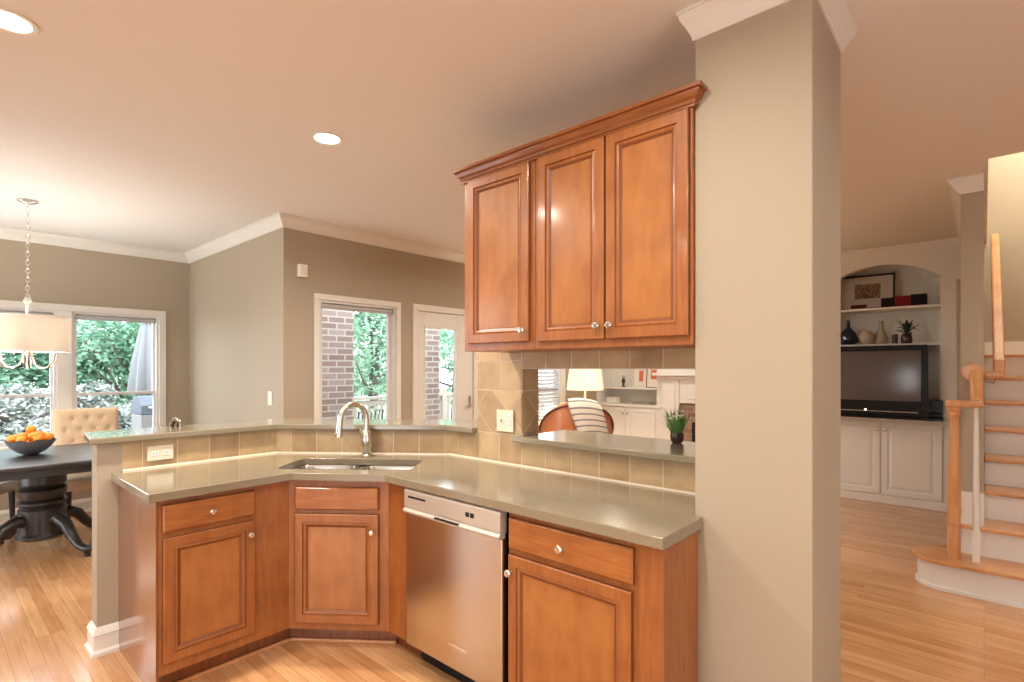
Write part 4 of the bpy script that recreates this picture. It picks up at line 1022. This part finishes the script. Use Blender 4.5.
build('flowers', mb, 'petal', t, smooth='all')

# ---------------------------------------------------------------- outdoors
S('ground', MB().box(-30, 40, 10.5, 50, -.9, -.6), 'grass_ground')
S('floor_deck', MB().box(-4, 12, 4.56, 10.5, -.2, -.05) if False else MB().box(2.2, 12, 4.56, 10.5, -.2, -.05).box(-6, 2.2, 6.9, 10.5, -.2, -.05), 'deck_boards')
def pillar(label, x0, x1, y0, y1):
    t = T('brick_pillar', label, 'pillar', ((x0 + x1) / 2, (y0 + y1) / 2, -.05)); a, b = (x1 - x0) / 2, (y1 - y0) / 2
    build('shaft', MB().box(-a, a, -b, b, .12, 3.6), 'brick', t); build('plinth', MB().box(-a - .04, a + .04, -b - .04, b + .04, 0, .12), 'brick', t)
pillar('pale brick porch pillar filling the left of the patio window', 2.95, 3.42, 5.55, 6.0)
pillar('pale brick porch pillar behind the left of the patio door glass', 4.36, 4.74, 5.55, 5.9)
t = T('deck_railing', 'cream deck railing beyond the patio window and door', 'railing', (0, 7.0, -.05))
mb = MB().box(2.3, 12, -.045, .045, 1.02, 1.06).box(2.3, 12, -.02, .02, .94, 1.0); build('top_rail', mb, 'railing_paint', t); build('bottom_rail', MB().box(2.3, 12, -.02, .02, .08, .14), 'railing_paint', t)
for x in (2.35, 4.2, 6.05, 7.9): build('post', MB().box(x - .05, x + .05, -.05, .05, 0, 1.14), 'railing_paint', t)
bo_ = build('baluster', MB().box(-.017, .017, -.017, .017, .14, .94), 'railing_paint', t); bo_.location = (2.5, 0, 0)
for k in range(1, 56):
    x = 2.5 + k * .115
    c = bo_.copy(); COL.objects.link(c); c.location = (x, 0, 0)
t = T('patio_umbrella', 'closed white patio umbrella outside the right bay window', 'umbrella', (2.50, 10.2, -.05))
fold = lambda a, z: 1 + .16 * math.cos(8 * a)
build('canopy', MB().lathe([(0, 2.48), (.03, 2.46), (.10, 2.25), (.07, 2.2), (.10, 2.15), (.20, 1.6), (.25, 1.1), (.22, 1.08), (0, 1.12)], (0, 0, 0), 48, wob=fold), 'umbrella', t, smooth=60)
build('pole', MB().tube([(0, 0, .0), (0, 0, 2.52)], .022, 10), 'bark', t); build('base', MB().lathe([(0, 0), (.28, 0), (.26, .06), (.05, .09), (0, .09)], (0, 0, 0), 24), 'patio_metal', t)
t = T('patio_chair', 'blue grey metal patio chair beyond the deck window', 'chair', (3.75, 6.15, -.05), R_(200))
build('seat', MB().box(-.25, .25, -.25, .25, .40, .44, .01), 'patio_metal', t)
mb = MB().tube([(-.25, .25, .42), (-.25, .32, .95), (.25, .32, .95), (.25, .25, .42)], .014, 8)
for k in range(5): mb.tube([(-.17 + .085 * k, .26, .44), (-.17 + .085 * k, .32, .94)], .009, 6)
build('backrest', mb, 'patio_metal', t)
for x in (-.24, .24):
    for y in (-.24, .24): build('leg', MB().tube([(x, y, .41), (x * 1.1, y * 1.1, 0)], .013, 8), 'patio_metal', t)
    build('armrest', MB().tube([(x, -.24, .42), (x, -.24, .66), (x, .28, .68)], .013, 8), 'patio_metal', t)
t = T('patio_grill', 'grey box shaped grill outside the lower right bay window', 'grill', (2.32, 8.9, -.05))
build('cabinet', MB().box(-.28, .28, -.25, .25, .05, .85, .01), 'grill_steel', t); build('lid', MB().prism_axis([(-.25, .86), (-.25, .98), (-.12, 1.10), (.15, 1.10), (.25, .98), (.25, .86)], -.28, .28, 'x'), 'patio_metal', t); build('handle', MB().tube([(-.2, -.28, .95), (.2, -.28, .95)], .012, 8), 'chrome', t)

def tree(label, x, y, h, rad, m, seed, n=9000, z0=.12, leaf=.07):
    rr = random.Random(seed); t = T('tree', label, 'tree', (x, y, -.6), 0, None)
    mb = MB(); bm = mb.bm; blobs = [(rr.uniform(-.6, .6) * rad, rr.uniform(-.5, .5) * rad, h * rr.uniform(z0, .95), rad * rr.uniform(.28, .5)) for _ in range(20)]
    for k in range(n):
        bx, by, bz, br = blobs[k % 20]; d = Vector((rr.gauss(0, 1), rr.gauss(0, 1), rr.gauss(0, 1))).normalized() * br * rr.uniform(.55, 1.0) ** .5
        p = Vector((bx + d.x, by + d.y, bz + d.z * .7)); u = Vector((rr.gauss(0, 1), rr.gauss(0, 1), rr.gauss(0, .5))).normalized(); v = u.cross(Vector((rr.gauss(0, 1), rr.gauss(0, 1), rr.gauss(0, 1)))).normalized()
        s_ = leaf * rr.uniform(.6, 1.3); a = [bm.verts.new(p + u * s_), bm.verts.new(p + v * s_ * .5), bm.verts.new(p - u * s_), bm.verts.new(p - v * s_ * .5)]; bm.faces.new(a)
    build('crown', mb, m, t, fixn=False)
    mb = MB().tube([(0, 0, 0), (.05 * rad, 0, h * .4), (-.04 * rad, .1, h * .8)], [.16, .12, .05], 8)
    for k in range(9):
        a = rr.uniform(0, 2 * PI); z0_ = h * rr.uniform(.2, .7); L_ = rad * rr.uniform(.6, 1.1)
        mb.tube([(0, 0, z0_), (L_ * .5 * math.cos(a), L_ * .5 * math.sin(a), z0_ + L_ * .15), (L_ * math.cos(a), L_ * math.sin(a), z0_ + L_ * .5)], [.05, .035, .012], 6)
    build('trunk', mb, 'bark', t)
tree('teal green tree filling the patio window', 8.3, 12.6, 6.0, 2.4, 'foliage_b', 1, n=14000)
tree('light green tree filling the patio door glass', 12.3, 13.6, 6.5, 2.2, 'foliage_b', 2, n=14000)
tree('green tree further back, right part of the patio window', 10.6, 17.5, 7.5, 2.8, 'foliage_b', 12, n=14000, leaf=.1)
tree('leafy green shrub behind the closed umbrella', 3.3, 14.5, 3.2, 1.9, 'foliage_a', 3, z0=.35)
tree('green evergreen tree between the two bay windows', 1.5, 15.5, 3.1, 1.9, 'foliage_a', 4, z0=.35)
tree('pale bare-twigged tree above the shrubs, right bay window', 4.2, 19.5, 8, 3.0, 'foliage_c', 5, n=9000)
tree('pale bare-twigged tree above the shrubs, left bay window', 1.2, 20.5, 8, 3.0, 'foliage_c', 6, n=9000)
tree('grey green shrub at the foot of the left bay window', 1.0, 12.3, 1.7, 1.4, 'foliage_c', 8, n=14000, leaf=.045)
tree('pale shrub below the closed umbrella', 2.7, 12.8, 1.6, 1.2, 'foliage_c', 9, n=14000, leaf=.045)
